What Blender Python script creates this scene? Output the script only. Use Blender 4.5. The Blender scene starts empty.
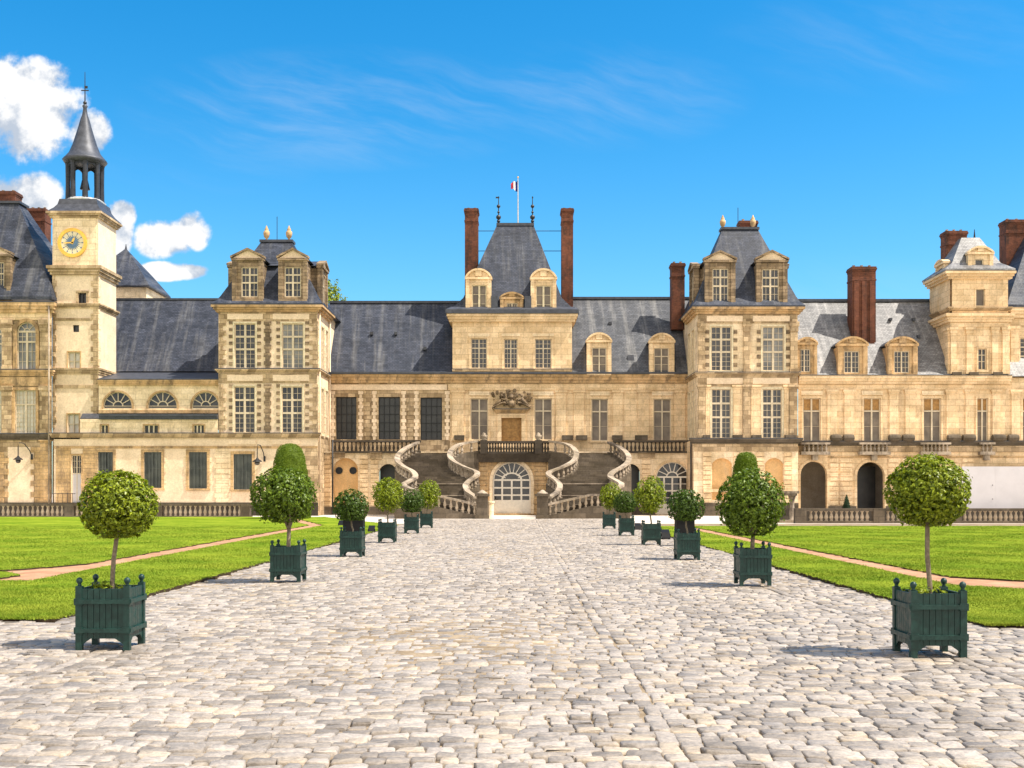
import bpy, math, random
import numpy as np
rng = np.random.default_rng(7)
random.seed(7)
C = bpy.context.scene.collection
R = math.radians

# ------------------------------------------------------------------ camera
FOC, HX, HY, CAMZ = 1150.0, 520.0, 492.0, 1.7     # focal length in pixels, vanishing point, eye height
cam = bpy.data.objects.new('camera', bpy.data.cameras.new('camera'))
C.objects.link(cam)
cam.location = (0, 0, CAMZ); cam.rotation_euler = (R(90), 0, 0)
cam.data.sensor_width = 36; cam.data.lens = FOC / 1024 * 36
cam.data.shift_x = -(HX - 512) / 1024; cam.data.shift_y = (HY - 384) / 1024
cam.data.clip_start = .1; cam.data.clip_end = 5000
bpy.context.scene.camera = cam

# ------------------------------------------------------------------ sun, sky, exposure
SUN_EL, SUN_AZ = 59.0, 14.0       # elevation; degrees from +X towards the viewer
EXPOSURE, SUN_STRENGTH, SKY_STRENGTH = 0.66, 5.0, 0.12
d = (math.cos(R(SUN_EL)) * math.cos(R(SUN_AZ)), -math.cos(R(SUN_EL)) * math.sin(R(SUN_AZ)), math.sin(R(SUN_EL)))
sl = bpy.data.lights.new('sun', 'SUN'); sl.energy = SUN_STRENGTH; sl.angle = R(.5); sl.color = (1, .93, .82)
sun = bpy.data.objects.new('sun', sl); C.objects.link(sun); sun.location = (60, -20, 90)
import mathutils
sun.rotation_euler = mathutils.Vector(d).to_track_quat('Z', 'Y').to_euler()
sc = bpy.context.scene
sc.view_settings.view_transform = 'Standard'; sc.view_settings.look = 'None'
sc.view_settings.exposure = EXPOSURE; sc.view_settings.gamma = 1; sc.view_settings.use_curve_mapping = False

class G:
    """small helper to write node graphs as expressions"""
    def __init__(s, nt): s.nt = nt; s.N = nt.nodes; s.L = nt.links
    def node(s, t, **kw):
        n = s.N.new(t)
        for k, v in kw.items(): setattr(n, k, v)
        return n
    def put(s, sock, v):
        if hasattr(v, 'is_output'): s.L.new(v, sock)
        elif v is not None:
            if sock.type == 'RGBA' and not hasattr(v, '__len__'): v = (v, v, v, 1)
            if sock.type == 'RGBA' and len(v) == 3: v = (*v, 1)
            sock.default_value = v
    def m(s, op, a, b=None, c=None, clamp=False):
        n = s.node('ShaderNodeMath', operation=op, use_clamp=clamp)
        for i, v in enumerate((a, b, c)):
            if v is not None: s.put(n.inputs[i], v)
        return n.outputs[0]
    def add(s, a, b): return s.m('ADD', a, b)
    def sub(s, a, b): return s.m('SUBTRACT', a, b)
    def mul(s, a, b): return s.m('MULTIPLY', a, b)
    def div(s, a, b): return s.m('DIVIDE', a, b)
    def mix(s, f, a, b, blend='MIX'):
        n = s.node('ShaderNodeMix', data_type='RGBA', blend_type=blend)
        s.put(n.inputs[0], f); s.put(n.inputs[6], a); s.put(n.inputs[7], b)
        return n.outputs[2]
    def ramp(s, v, lo, hi, a=0.0, b=1.0, smooth=True):
        n = s.node('ShaderNodeMapRange', interpolation_type='SMOOTHSTEP' if smooth else 'LINEAR')
        for i, x in enumerate((v, lo, hi, a, b)): s.put(n.inputs[i], x)
        return n.outputs[0]
    def xyz(s, v):
        n = s.node('ShaderNodeSeparateXYZ'); s.put(n.inputs[0], v); return n.outputs
    def vec(s, x, y, z=0.0):
        n = s.node('ShaderNodeCombineXYZ')
        for i, v in enumerate((x, y, z)): s.put(n.inputs[i], v)
        return n.outputs[0]
    def noise(s, v, scale, detail=4, rough=.55, dist=0):
        n = s.node('ShaderNodeTexNoise'); s.put(n.inputs['Vector'], v)
        n.inputs['Scale'].default_value = scale; n.inputs['Detail'].default_value = detail
        n.inputs['Roughness'].default_value = rough; n.inputs['Distortion'].default_value = dist
        return n.outputs[0]

w = bpy.data.worlds.new('World'); sc.world = w; w.use_nodes = True
w.node_tree.nodes.clear(); g = G(w.node_tree)
sky = g.node('ShaderNodeTexSky', sky_type='NISHITA', sun_disc=False, sun_elevation=R(SUN_EL), sun_rotation=R(90 + SUN_AZ))
sky.altitude = 100; sky.air_density = 1.0; sky.dust_density = .6; sky.ozone_density = 2.5
hs = g.node('ShaderNodeHueSaturation'); hs.inputs['Saturation'].default_value = 1.46; hs.inputs['Value'].default_value = 1.14; hs.inputs['Hue'].default_value = .487
g.L.new(sky.outputs[0], hs.inputs['Color'])
skyc = g.mix(1.0, hs.outputs[0], (.72, .90, .98), 'MULTIPLY')
dirv = g.node('ShaderNodeTexCoord').outputs['Generated']
dx, dy, dz = g.xyz(dirv)
dys = g.m('MAXIMUM', dy, .05)
u = g.div(dx, dys); v = g.div(dz, dys)                 # direction in the northern half of the sky
def cu(px): return (px - HX) / FOC
def cv(py): return (HY - py) / FOC
p = g.vec(u, v, .37)
n1 = g.noise(p, 26, 7, .58); n2 = g.noise(p, 9, 3, .5); n3 = g.noise(g.vec(g.add(u, .012), g.add(v, .010), .37), 26, 7, .58)
mask = None
for (px, py, rx, ry) in [(22, 112, 82, 66), (88, 130, 28, 28), (34, 88, 50, 38), (-45, 120, 84, 70), (36, 194, 42, 28), (0, 196, 44, 30), (115, 230, 22, 36), (122, 214, 18, 18),
                         (166, 238, 38, 25), (192, 230, 26, 25), (168, 271, 36, 12), (190, 272, 22, 10), (-150, 160, 110, 85), (-260, 240, 140, 75)]:
    a = g.div(g.sub(u, cu(px)), rx / FOC); b = g.div(g.sub(v, cv(py)), ry / FOC)
    r2 = g.add(g.mul(a, a), g.mul(b, b))
    e = g.m('MAXIMUM', g.sub(1.0, r2), 0.0)
    mask = e if mask is None else g.m('MAXIMUM', mask, e)
dens = g.add(mask, g.mul(g.sub(n1, .5), 2.1)); dens = g.add(dens, g.mul(g.sub(n2, .5), .9))
alpha = g.mul(g.ramp(dens, .26, .74), g.ramp(mask, 0.0, .34))
light = g.add(g.mul(g.sub(n1, n3), 3.4), g.add(g.mul(g.sub(n2, .5), 1.5), g.add(.38, g.mul(g.ramp(dens, .35, 1.1), .32))))
light = g.ramp(light, .1, .95)
cloudc = g.mix(light, (2.9, 3.3, 3.9), (5.6, 5.6, 5.6))
# cirrus
ca, sa = math.cos(R(-17)), math.sin(R(-17))
ur = g.add(g.mul(u, ca), g.mul(v, sa)); vr = g.sub(g.mul(v, ca), g.mul(u, sa))
wob = g.mul(g.noise(p, 6, 2), .06)
cn = g.noise(g.vec(g.mul(ur, 6.0), g.add(g.mul(vr, 34.0), g.mul(wob, 30.0)), 1.3), 1.0, 6, .62)
cm = None
for (px, py, rx, ry, k) in [(340, 108, 230, 66, 1.0), (590, 95, 170, 60, .7), (900, 40, 200, 60, .35), (200, 170, 120, 30, .3), (830, 330, 240, 80, .3)]:
    a = g.div(g.sub(u, cu(px)), rx / FOC); b = g.div(g.sub(v, cv(py)), ry / FOC)
    e = g.mul(g.m('MAXIMUM', g.sub(1.0, g.add(g.mul(a, a), g.mul(b, b))), 0.0), k)
    cm = e if cm is None else g.m('MAXIMUM', cm, e)
cir = g.mul(g.mul(g.ramp(cn, .36, .82), cm), .30)
col = g.mix(cir, skyc, (4.2, 4.5, 4.8))
# pale low air close to the horizon
col = g.mix(g.mul(g.ramp(dz, .34, 0.02), .16), col, (2.6, 4.2, 5.4))
front = g.ramp(dy, .05, .2)
col = g.mix(g.mul(alpha, front), col, cloudc)
# unseen bright cloud added behind the viewer as neutral fill for the facade
nb = g.noise(dirv, 2.6, 6, .6)
back = g.mix(g.mul(g.ramp(nb, .30, .54), .92), g.mix(.55, sky.outputs[0], (2.6, 2.7, 2.9)), (8.8, 8.3, 7.7))
col = g.mix(g.ramp(dy, .10, -.25), col, back)
bg = g.node('ShaderNodeBackground'); g.L.new(col, bg.inputs[0]); bg.inputs[1].default_value = SKY_STRENGTH
g.L.new(bg.outputs[0], g.node('ShaderNodeOutputWorld').inputs[0])

# ------------------------------------------------------------------ materials
def new_mat(name):
    m = bpy.data.materials.new(name); m.use_nodes = True
    m.node_tree.nodes.clear(); q = G(m.node_tree)
    b = q.node('ShaderNodeBsdfPrincipled'); o = q.node('ShaderNodeOutputMaterial')
    q.L.new(b.outputs[0], o.inputs[0])
    return m, q, b
def set_(q, b, **kw):
    names = dict(color='Base Color', rough='Roughness', spec='Specular IOR Level', metal='Metallic', normal='Normal', trans='Transmission Weight', sub='Subsurface Weight')
    for k, v in kw.items(): q.put(b.inputs[names[k]], v)
def bump(q, h, strength, dist=.02):
    n = q.node('ShaderNodeBump'); n.inputs['Strength'].default_value = strength; n.inputs['Distance'].default_value = dist
    q.put(n.inputs['Height'], h); return n.outputs[0]
def pos(q):
    return q.node('ShaderNodeNewGeometry').outputs['Position']
def wallvec(q):
    x, y, z = q.xyz(pos(q)); return q.vec(q.add(x, q.mul(y, 1.0)), z, 0.0)
def stone(name, c1, c2, mortar, stain, bw=.75, rh=.36, msize=.012, stain_amt=.5, rough=.85, contrast=1.0):
    m, q, b = new_mat(name); P = pos(q); V = wallvec(q)
    br = q.node('ShaderNodeTexBrick'); q.put(br.inputs['Vector'], V)
    q.put(br.inputs['Color1'], c1); q.put(br.inputs['Color2'], c2); q.put(br.inputs['Mortar'], mortar)
    br.inputs['Scale'].default_value = 1; br.inputs['Brick Width'].default_value = bw; br.inputs['Row Height'].default_value = rh
    br.inputs['Mortar Size'].default_value = msize; br.inputs['Mortar Smooth'].default_value = .3
    big = q.noise(P, .7, 5, .65); fine = q.noise(P, 9, 4, .6)
    c = q.mix(1.0, br.outputs[0], q.vec(q.ramp(big, .25, .75, 1 - .22 * contrast, 1 + .16 * contrast), q.ramp(big, .25, .75, 1 - .25 * contrast, 1 + .14 * contrast), q.ramp(big, .25, .75, 1 - .32 * contrast, 1 + .12 * contrast)), 'MULTIPLY')
    c = q.mix(1.0, c, q.vec(*[q.ramp(fine, .2, .8, .84, 1.14)] * 3), 'MULTIPLY')
    x, y, z = q.xyz(P)
    st = q.noise(q.vec(q.mul(q.add(x, y), 1.6), 0.0, q.mul(z, .28)), 1.0, 5, .68)   # rain streaks
    st2 = q.noise(P, 2.2, 5, .7)
    s = q.mul(q.ramp(q.add(q.mul(st, .6), q.mul(st2, .4)), .46 if stain_amt > .6 else .49, .62 if stain_amt > .6 else .66), stain_amt)
    c = q.mix(s, c, stain)
    set_(q, b, color=c, rough=rough, spec=.25, normal=bump(q, q.add(q.mul(br.outputs[1], -1.0), q.mul(fine, .6)), .35, .015))
    return m
def slate(name, c1, c2, streak, rough=.5, spec=.5):
    m, q, b = new_mat(name); P = pos(q); x, y, z = q.xyz(P)
    V = q.vec(q.add(x, q.mul(y, .1)), z, 0.0)
    br = q.node('ShaderNodeTexBrick'); q.put(br.inputs['Vector'], V)
    q.put(br.inputs['Color1'], c1); q.put(br.inputs['Color2'], c2); q.put(br.inputs['Mortar'], tuple(k * .5 for k in c1))
    br.inputs['Scale'].default_value = 1; br.inputs['Brick Width'].default_value = .24; br.inputs['Row Height'].default_value = .125
    br.inputs['Mortar Size'].default_value = .012; br.inputs['Bias'].default_value = .1
    st = q.noise(q.vec(q.mul(q.add(x, q.mul(y, .08)), 1.5), 0.0, q.mul(z, .14)), 1.0, 6, .7)
    bl = q.noise(P, .9, 5, .7)
    c = q.mix(q.mul(q.ramp(st, .47, .68), .75), br.outputs[0], streak)
    c = q.mix(1.0, c, q.vec(*[q.ramp(bl, .25, .75, .68, 1.35)] * 3), 'MULTIPLY')
    wn = q.node('ShaderNodeTexWhiteNoise', noise_dimensions='2D')
    q.put(wn.inputs['Vector'], q.vec(q.m('FLOOR', q.mul(q.xyz(V)[0], 2.3)), q.m('FLOOR', q.div(z, .125))))
    c = q.mix(1.0, c, q.vec(*[q.ramp(wn.outputs[0], 0, 1, .82, 1.18, False)] * 3), 'MULTIPLY')
    set_(q, b, color=c, rough=q.ramp(bl, .3, .7, rough - .08, rough + .12), spec=spec, normal=bump(q, q.sub(wn.outputs[0], br.outputs[1]), .35, .02))
    return m
def plain(name, c, rough=.6, spec=.4, metal=0.0, var=.2, scale=6.0, bmp=.1):
    m, q, b = new_mat(name); P = pos(q)
    n = q.noise(P, scale, 5, .6)
    cc = q.mix(1.0, c, q.vec(*[q.ramp(n, .25, .75, 1 - var, 1 + var)] * 3), 'MULTIPLY')
    set_(q, b, color=cc, rough=rough, spec=spec, metal=metal)
    if bmp: set_(q, b, normal=bump(q, n, bmp, .01))
    return m
M = {}
M['ashlar'] = stone('warm_limestone', (.72, .53, .32), (.85, .655, .43), (.44, .31, .18), (.34, .24, .15), .95, .42, .012, .55, contrast=1.05)
M['ashlar_pale'] = stone('pale_limestone', (.76, .60, .40), (.88, .72, .52), (.50, .38, .24), (.38, .28, .18), .95, .42, .012, .55, contrast=1.05)
M['black_stone'] = stone('near_black_stone', (.04, .033, .026), (.06, .05, .04), (.025, .02, .017), (.015, .014, .012), .9, .35, .01, .5)  # near-black, keeps the gaps between the balusters dark
M['rail_pale'] = stone('pale_baluster_stone', (.46, .375, .28), (.52, .43, .33), (.3, .25, .2), (.22, .17, .13), 1.3, 3, .006, .6)
M['interior'] = stone('dim_interior_render', (.42, .37, .31), (.42, .37, .31), (.42, .37, .31), (.3, .26, .2), 4, 3, 0, .3)
M['rough'] = stone('weathered_sandstone', (.30, .215, .13), (.64, .49, .32), (.24, .17, .105), (.13, .10, .07), .55, .33, .014, .6, contrast=1.5)
M['rubble'] = stone('orange_rubble_stone', (.55, .38, .20), (.62, .42, .22), (.36, .26, .16), (.20, .14, .09), .42, .26, .016, .7, contrast=1.5)
M['trim'] = stone('carved_trim_stone', (.52, .345, .175), (.64, .44, .25), (.36, .25, .14), (.15, .105, .065), 1.2, .5, .006, .8, contrast=1.4)
M['plaster'] = stone('cream_render', (.81, .645, .47), (.81, .645, .47), (.81, .645, .47), (.58, .42, .27), 4, 3, .0, .4, contrast=.7)
M['lead_dark'] = plain('dark_lead', (.03, .033, .042), .5, .35, .1, .3, 3)
M['weathered'] = stone('grey_weathered_stone', (.19, .14, .09), (.40, .30, .20), (.14, .1, .07), (.08, .062, .045), 1.2, .24, .02, .7, contrast=1.6)
M['orange'] = stone('orange_render', (.70, .455, .22), (.70, .455, .22), (.70, .455, .22), (.55, .4, .24), 4, 3, 0, .6, contrast=.9)
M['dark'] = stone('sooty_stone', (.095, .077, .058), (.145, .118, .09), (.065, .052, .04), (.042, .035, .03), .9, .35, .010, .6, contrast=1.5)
M['sooty'] = stone('black_crusted_stone', (.062, .05, .04), (.09, .074, .058), (.05, .04, .03), (.03, .025, .02), .9, .35, .008, .6, contrast=1.5)
M['rail'] = stone('lichened_rail_stone', (.34, .285, .225), (.42, .35, .28), (.25, .21, .17), (.10, .08, .065), 1.3, 3, .006, .85, contrast=1.4)
M['slate'] = slate('blue_grey_slate', (.028, .034, .050), (.050, .056, .078), (.115, .115, .12), .55, .25)
M['slate_glare'] = slate('glare_pale_slate', (.14, .136, .138), (.21, .205, .205), (.36, .345, .335), .5, .4)  # paler copy of the slate, sun glare put into its colour
M['slate_mid'] = slate('grey_slate', (.055, .060, .072), (.092, .095, .107), (.19, .185, .18), .55, .3)
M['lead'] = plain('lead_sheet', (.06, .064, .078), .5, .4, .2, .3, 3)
M['leadpale'] = plain('bright_lead_sheet', (.55, .55, .56), .35, .5, .3, .25, 4)
M['brick'] = stone('red_brick', (.125, .042, .027), (.19, .066, .037), (.12, .07, .05), (.035, .022, .018), .22, .075, .008, .85, contrast=1.5)
M['frame'] = plain('painted_window_frame', (.60, .50, .36), .7, .2, 0, .1)
M['door_white'] = plain('pale_door_paint', (.74, .68, .58), .55, .3, 0, .08)
M['mullion'] = plain('stone_mullion', (.66, .56, .38), .8, .3, 0, .2)
M['iron'] = plain('dark_iron', (.02, .02, .022), .5, .5, .3, .2)
M['gold'] = plain('gilding', (.85, .50, .08), .35, .5, .25, .15)
M['wood'] = plain('oak_door', (.36, .19, .055), .55, .4, 0, .3, 5)
M['white'] = plain('white_panel', (.545, .52, .535), .6, .3, 0, .05, 1.2)
M['clockblue'] = plain('blue_clock_face', (.09, .16, .25), .5, .4, 0, .1)
M['clockwhite'] = plain('ivory_enamel', (.74, .64, .44), .4, .4, 0, .08)
M['soil'] = plain('dark_soil', (.05, .035, .022), .95, .1, 0, .4, 20, .5)
M['bark'] = plain('grey_bark', (.20, .16, .11), .9, .2, 0, .35, 30, .4)
M['red'] = plain('red_cloth', (.6, .03, .04), .8); M['blue'] = plain('blue_cloth', (.02, .03, .2), .8); M['cloth'] = plain('white_cloth', (.8, .8, .8), .8)
def glass(name, c, c2, rough=.06, scale=1.4):
    m, q, b = new_mat(name)
    n = q.noise(pos(q), scale, 3, .5)
    set_(q, b, color=q.mix(q.ramp(n, .35, .65), c, c2), rough=rough, spec=.7, normal=bump(q, q.noise(pos(q), .9, 2), .05, .05))
    return m
M['glass'] = glass('dark_window_glass', (.018, .018, .02), (.06, .055, .05))
M['curtain'] = glass('curtained_glass', (.115, .085, .06), (.20, .155, .11), .45)
M['curtain_blue'] = glass('grey_curtained_glass', (.10, .105, .11), (.26, .25, .23), .3, .9)
M['curtain_white'] = glass('white_curtained_glass', (.5, .46, .38), (.62, .57, .48), .3)
M['shutter'] = glass('dark_shuttered_glass', (.045, .05, .048), (.09, .095, .085), .3)
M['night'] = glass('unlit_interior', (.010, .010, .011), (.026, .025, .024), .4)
M['black'] = plain('black_metal', (.008, .008, .009), .6, .2, 0, .2)
m, q, b = new_mat('dark_green_paint')
n = q.noise(pos(q), 14, 4, .6)
x_, y_, z_ = q.xyz(q.node('ShaderNodeTexCoord').outputs['Object']); wr = q.noise(q.vec(q.mul(x_, 22), q.mul(y_, 22), q.mul(z_, 3.0)), 1.0, 5, .7)
gc = q.mix(q.ramp(n, .35, .75), (.0035, .026, .021), (.008, .046, .036)); gc = q.mix(q.mul(q.ramp(wr, .54, .72), .28), gc, (.040, .098, .080)); gc = q.mix(q.mul(q.ramp(q.noise(pos(q), 7, 5, .75), .60, .72), .5), gc, (.05, .05, .035))
set_(q, b, color=gc, rough=q.ramp(n, .3, .7, .34, .55), spec=.45, normal=bump(q, n, .08, .004)); M['green'] = m

def leafmat(name, ca, cb, transl=.2, rough=.42):
    m = bpy.data.materials.new(name); m.use_nodes = True; m.node_tree.nodes.clear(); q = G(m.node_tree)
    gi = q.node('ShaderNodeNewGeometry'); rnd = gi.outputs['Random Per Island']
    n = q.noise(gi.outputs['Position'], 5, 3)
    c = q.mix(q.m('ADD', q.mul(rnd, .65), q.mul(n, .35)), ca, cb)
    b = q.node('ShaderNodeBsdfPrincipled'); set_(q, b, color=c, rough=rough, spec=.3)
    t = q.node('ShaderNodeBsdfTranslucent'); q.put(t.inputs[0], q.mix(1.0, c, (1.5, 1.5, .7), 'MULTIPLY'))
    mx = q.node('ShaderNodeMixShader'); mx.inputs[0].default_value = transl
    q.L.new(b.outputs[0], mx.inputs[1]); q.L.new(t.outputs[0], mx.inputs[2])
    q.L.new(mx.outputs[0], q.node('ShaderNodeOutputMaterial').inputs[0])
    return m
M['leaf_light'] = leafmat('yellow_green_leaf', (.015, .05, .003), (.38, .44, .018), .2)
M['leaf_mid'] = leafmat('glossy_green_leaf', (.018, .05, .003), (.19, .27, .016), .18, .42)
M['leaf_dark'] = leafmat('dark_green_leaf', (.014, .04, .003), (.10, .165, .012), .18, .45)
M['leaf_yew'] = leafmat('yew_needle', (.05, .10, .003), (.17, .23, .008), .2, .6)
M['leaf_cypress'] = leafmat('cypress_needle', (.010, .03, .012), (.025, .055, .02), .15, .6)

# ------------------------------------------------------------------ mesh helpers
class MB:
    def __init__(s): s.v = []; s.f = []
    def poly(s, pts):
        n = len(s.v); s.v += [tuple(p) for p in pts]; s.f.append(list(range(n, n + len(pts)))); return s
    def box(s, x0, x1, y0, y1, z0, z1):
        if x0 > x1: x0, x1 = x1, x0
        if y0 > y1: y0, y1 = y1, y0
        if z0 > z1: z0, z1 = z1, z0
        n = len(s.v)
        s.v += [(x0, y0, z0), (x1, y0, z0), (x1, y1, z0), (x0, y1, z0), (x0, y0, z1), (x1, y0, z1), (x1, y1, z1), (x0, y1, z1)]
        for f in ((3, 2, 1, 0), (4, 5, 6, 7), (0, 1, 5, 4), (1, 2, 6, 5), (2, 3, 7, 6), (3, 0, 4, 7)): s.f.append([n + i for i in f])
        return s
    def hexa(s, b4, t4):
        n = len(s.v); s.v += [tuple(p) for p in b4] + [tuple(p) for p in t4]
        for f in ((3, 2, 1, 0), (4, 5, 6, 7), (0, 1, 5, 4), (1, 2, 6, 5), (2, 3, 7, 6), (3, 0, 4, 7)): s.f.append([n + i for i in f])
        return s
    def lathe(s, prof, cx, cy, n=12, rot=0.0, sy=1.0):
        base = len(s.v); k = len(prof)
        for (r, z) in prof:
            for i in range(n):
                a = rot + 2 * math.pi * i / n; s.v.append((cx + r * math.cos(a), cy + sy * r * math.sin(a), z))
        for j in range(k - 1):
            for i in range(n):
                a, b_ = base + j * n + i, base + j * n + (i + 1) % n
                s.f.append([a, b_, b_ + n, a + n])
        s.f.append([base + i for i in range(n)][::-1]); s.f.append([base + (k - 1) * n + i for i in range(n)])
        return s
    def tube(s, pts, r, n=6):
        """round bar through a list of points; r a number or a list"""
        P = [np.array(p, float) for p in pts]; base = len(s.v)
        rs = r if hasattr(r, '__len__') else [r] * len(P)
        for i, p in enumerate(P):
            t = P[min(i + 1, len(P) - 1)] - P[max(i - 1, 0)]; t /= np.linalg.norm(t) + 1e-9
            a = np.cross(t, (0, 0, 1) if abs(t[2]) < .9 else (1, 0, 0)); a /= np.linalg.norm(a); b_ = np.cross(t, a)
            for k in range(n):
                th = 2 * math.pi * k / n; s.v.append(tuple(p + rs[i] * (a * math.cos(th) + b_ * math.sin(th))))
        for j in range(len(P) - 1):
            for i in range(n):
                a, b_ = base + j * n + i, base + j * n + (i + 1) % n
                s.f.append([a, b_, b_ + n, a + n])
        s.f.append([base + i for i in range(n)][::-1]); s.f.append([base + (len(P) - 1) * n + i for i in range(n)])
        return s
    def ball(s, c, r, n=10, sz=1.0):
        prof = [(max(r * math.sin(math.pi * i / 7), 1e-4), c[2] - sz * r * math.cos(math.pi * i / 7)) for i in range(8)]
        return s.lathe(prof, c[0], c[1], n)
    def rings(s, rg):
        """lofted rectangles (x0,x1,y0,y1,z): hipped and flared roofs"""
        base = len(s.v)
        for (x0, x1, y0, y1, z) in rg: s.v += [(x0, y0, z), (x1, y0, z), (x1, y1, z), (x0, y1, z)]
        for j in range(len(rg) - 1):
            for i in range(4):
                a, b_ = base + j * 4 + i, base + j * 4 + (i + 1) % 4
                s.f.append([a, b_, b_ + 4, a + 4])
        s.f.append([base + 3, base + 2, base + 1, base]); t = base + 4 * (len(rg) - 1); s.f.append([t, t + 1, t + 2, t + 3])
        return s
    def build(s, name, mat, parent=None, smooth=False):
        o3 = np.zeros(3); pp = parent
        while pp is not None: o3 += np.array(pp.location); pp = pp.parent
        me = bpy.data.meshes.new(name)
        me.from_pydata([(a - o3[0], b_ - o3[1], c - o3[2]) for a, b_, c in s.v], [], s.f)
        if smooth: me.polygons.foreach_set('use_smooth', [True] * len(me.polygons))
        me.materials.append(M[mat] if isinstance(mat, str) else mat); me.update()
        o = bpy.data.objects.new(name, me); C.objects.link(o); o.parent = parent
        return o
def np_obj(name, V, F, mat, parent=None, smooth=False, attr=None):
    """mesh object from numpy arrays (all faces with the same number of corners)"""
    o3 = np.zeros(3); pp = parent
    while pp is not None: o3 += np.array(pp.location); pp = pp.parent
    V = np.asarray(V, np.float32) - o3.astype(np.float32); F = np.asarray(F, np.int32); k = F.shape[1]
    me = bpy.data.meshes.new(name)
    me.vertices.add(len(V)); me.vertices.foreach_set('co', V.ravel())
    me.loops.add(F.size); me.loops.foreach_set('vertex_index', F.ravel())
    me.polygons.add(len(F)); me.polygons.foreach_set('loop_start', np.arange(0, F.size, k, dtype=np.int32))
    me.polygons.foreach_set('loop_total', np.full(len(F), k, np.int32))
    me.update(calc_edges=True); me.validate()
    if smooth: me.polygons.foreach_set('use_smooth', np.ones(len(me.polygons), bool))
    me.materials.append(M[mat])
    o = bpy.data.objects.new(name, me); C.objects.link(o); o.parent = parent
    return o
def thing(name, label, cat, loc=(0, 0, 0), group=None):
    o = bpy.data.objects.new(name, None); C.objects.link(o); o.empty_display_size = .3
    o.location = loc; o['label'] = label; o['category'] = cat
    if group: o['group'] = group
    return o
def tag(o, label, cat, group=None):
    o['label'] = label; o['category'] = cat
    if group: o['group'] = group
    return o
def struct(o, kind='structure'): o['kind'] = kind; return o
def copy_tree(o, parent=None):
    c = o.copy(); C.objects.link(c); c.parent = parent
    for ch in o.children: copy_tree(ch, c)
    return c

def X(px, Y): return (px - HX) * Y / FOC        # photo measurement at a known distance -> metres
def Z(py, Y): return CAMZ + (HY - py) * Y / FOC

class Fr:
    """a wall plane: u runs along it, d sticks out of it"""
    def __init__(s, kind, plane, Yref=None): s.kind = kind; s.p = plane; s.Yr = Yref or plane
    def U(s, a): return X(a, s.p) if s.kind == 'front' else a
    def Zz(s, a): return Z(a, s.Yr)
    def P(s, u, d_, z):
        if s.kind == 'front': return (u, s.p - d_, z)
        if s.kind == 'right': return (s.p + d_, u, z)
        return (s.p - d_, u, z)
    def lb(s, mb, u0, u1, z0, z1, d0, d1):
        a = s.P(u0, d0, z0); b_ = s.P(u1, d1, z1); mb.box(a[0], b_[0], a[1], b_[1], a[2], b_[2])
    def prism(s, mb, poly, d0, d1):
        n = len(poly); f = [s.P(u_, d1, z_) for u_, z_ in poly]; b_ = [s.P(u_, d0, z_) for u_, z_ in poly]
        mb.poly(f); mb.poly(b_[::-1])
        for i in range(n): mb.poly([f[i], b_[i], b_[(i + 1) % n], f[(i + 1) % n]])
def arcpts(u0, u1, z1, rise, n=14):
    """arch from the left springing to the right one; crown at z1"""
    w_ = (u1 - u0) / 2; uc = (u0 + u1) / 2
    if rise >= w_ * .98:
        return [(uc - w_ * math.cos(math.pi * i / n), z1 - rise + rise * math.sin(math.pi * i / n)) for i in range(n + 1)]
    rad = (w_ * w_ + rise * rise) / (2 * rise); a = math.asin(w_ / rad)
    return [(uc + rad * math.sin(-a + 2 * a * i / n), z1 - rad + rad * math.cos(-a + 2 * a * i / n)) for i in range(n + 1)]
def outline(u0, u1, z0, z1, rise): 
    if rise <= 0: return [(u0, z0), (u1, z0), (u1, z1), (u0, z1)]
    return [(u0, z0), (u1, z0)] + arcpts(u0, u1, z1, rise)[::-1]
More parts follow.
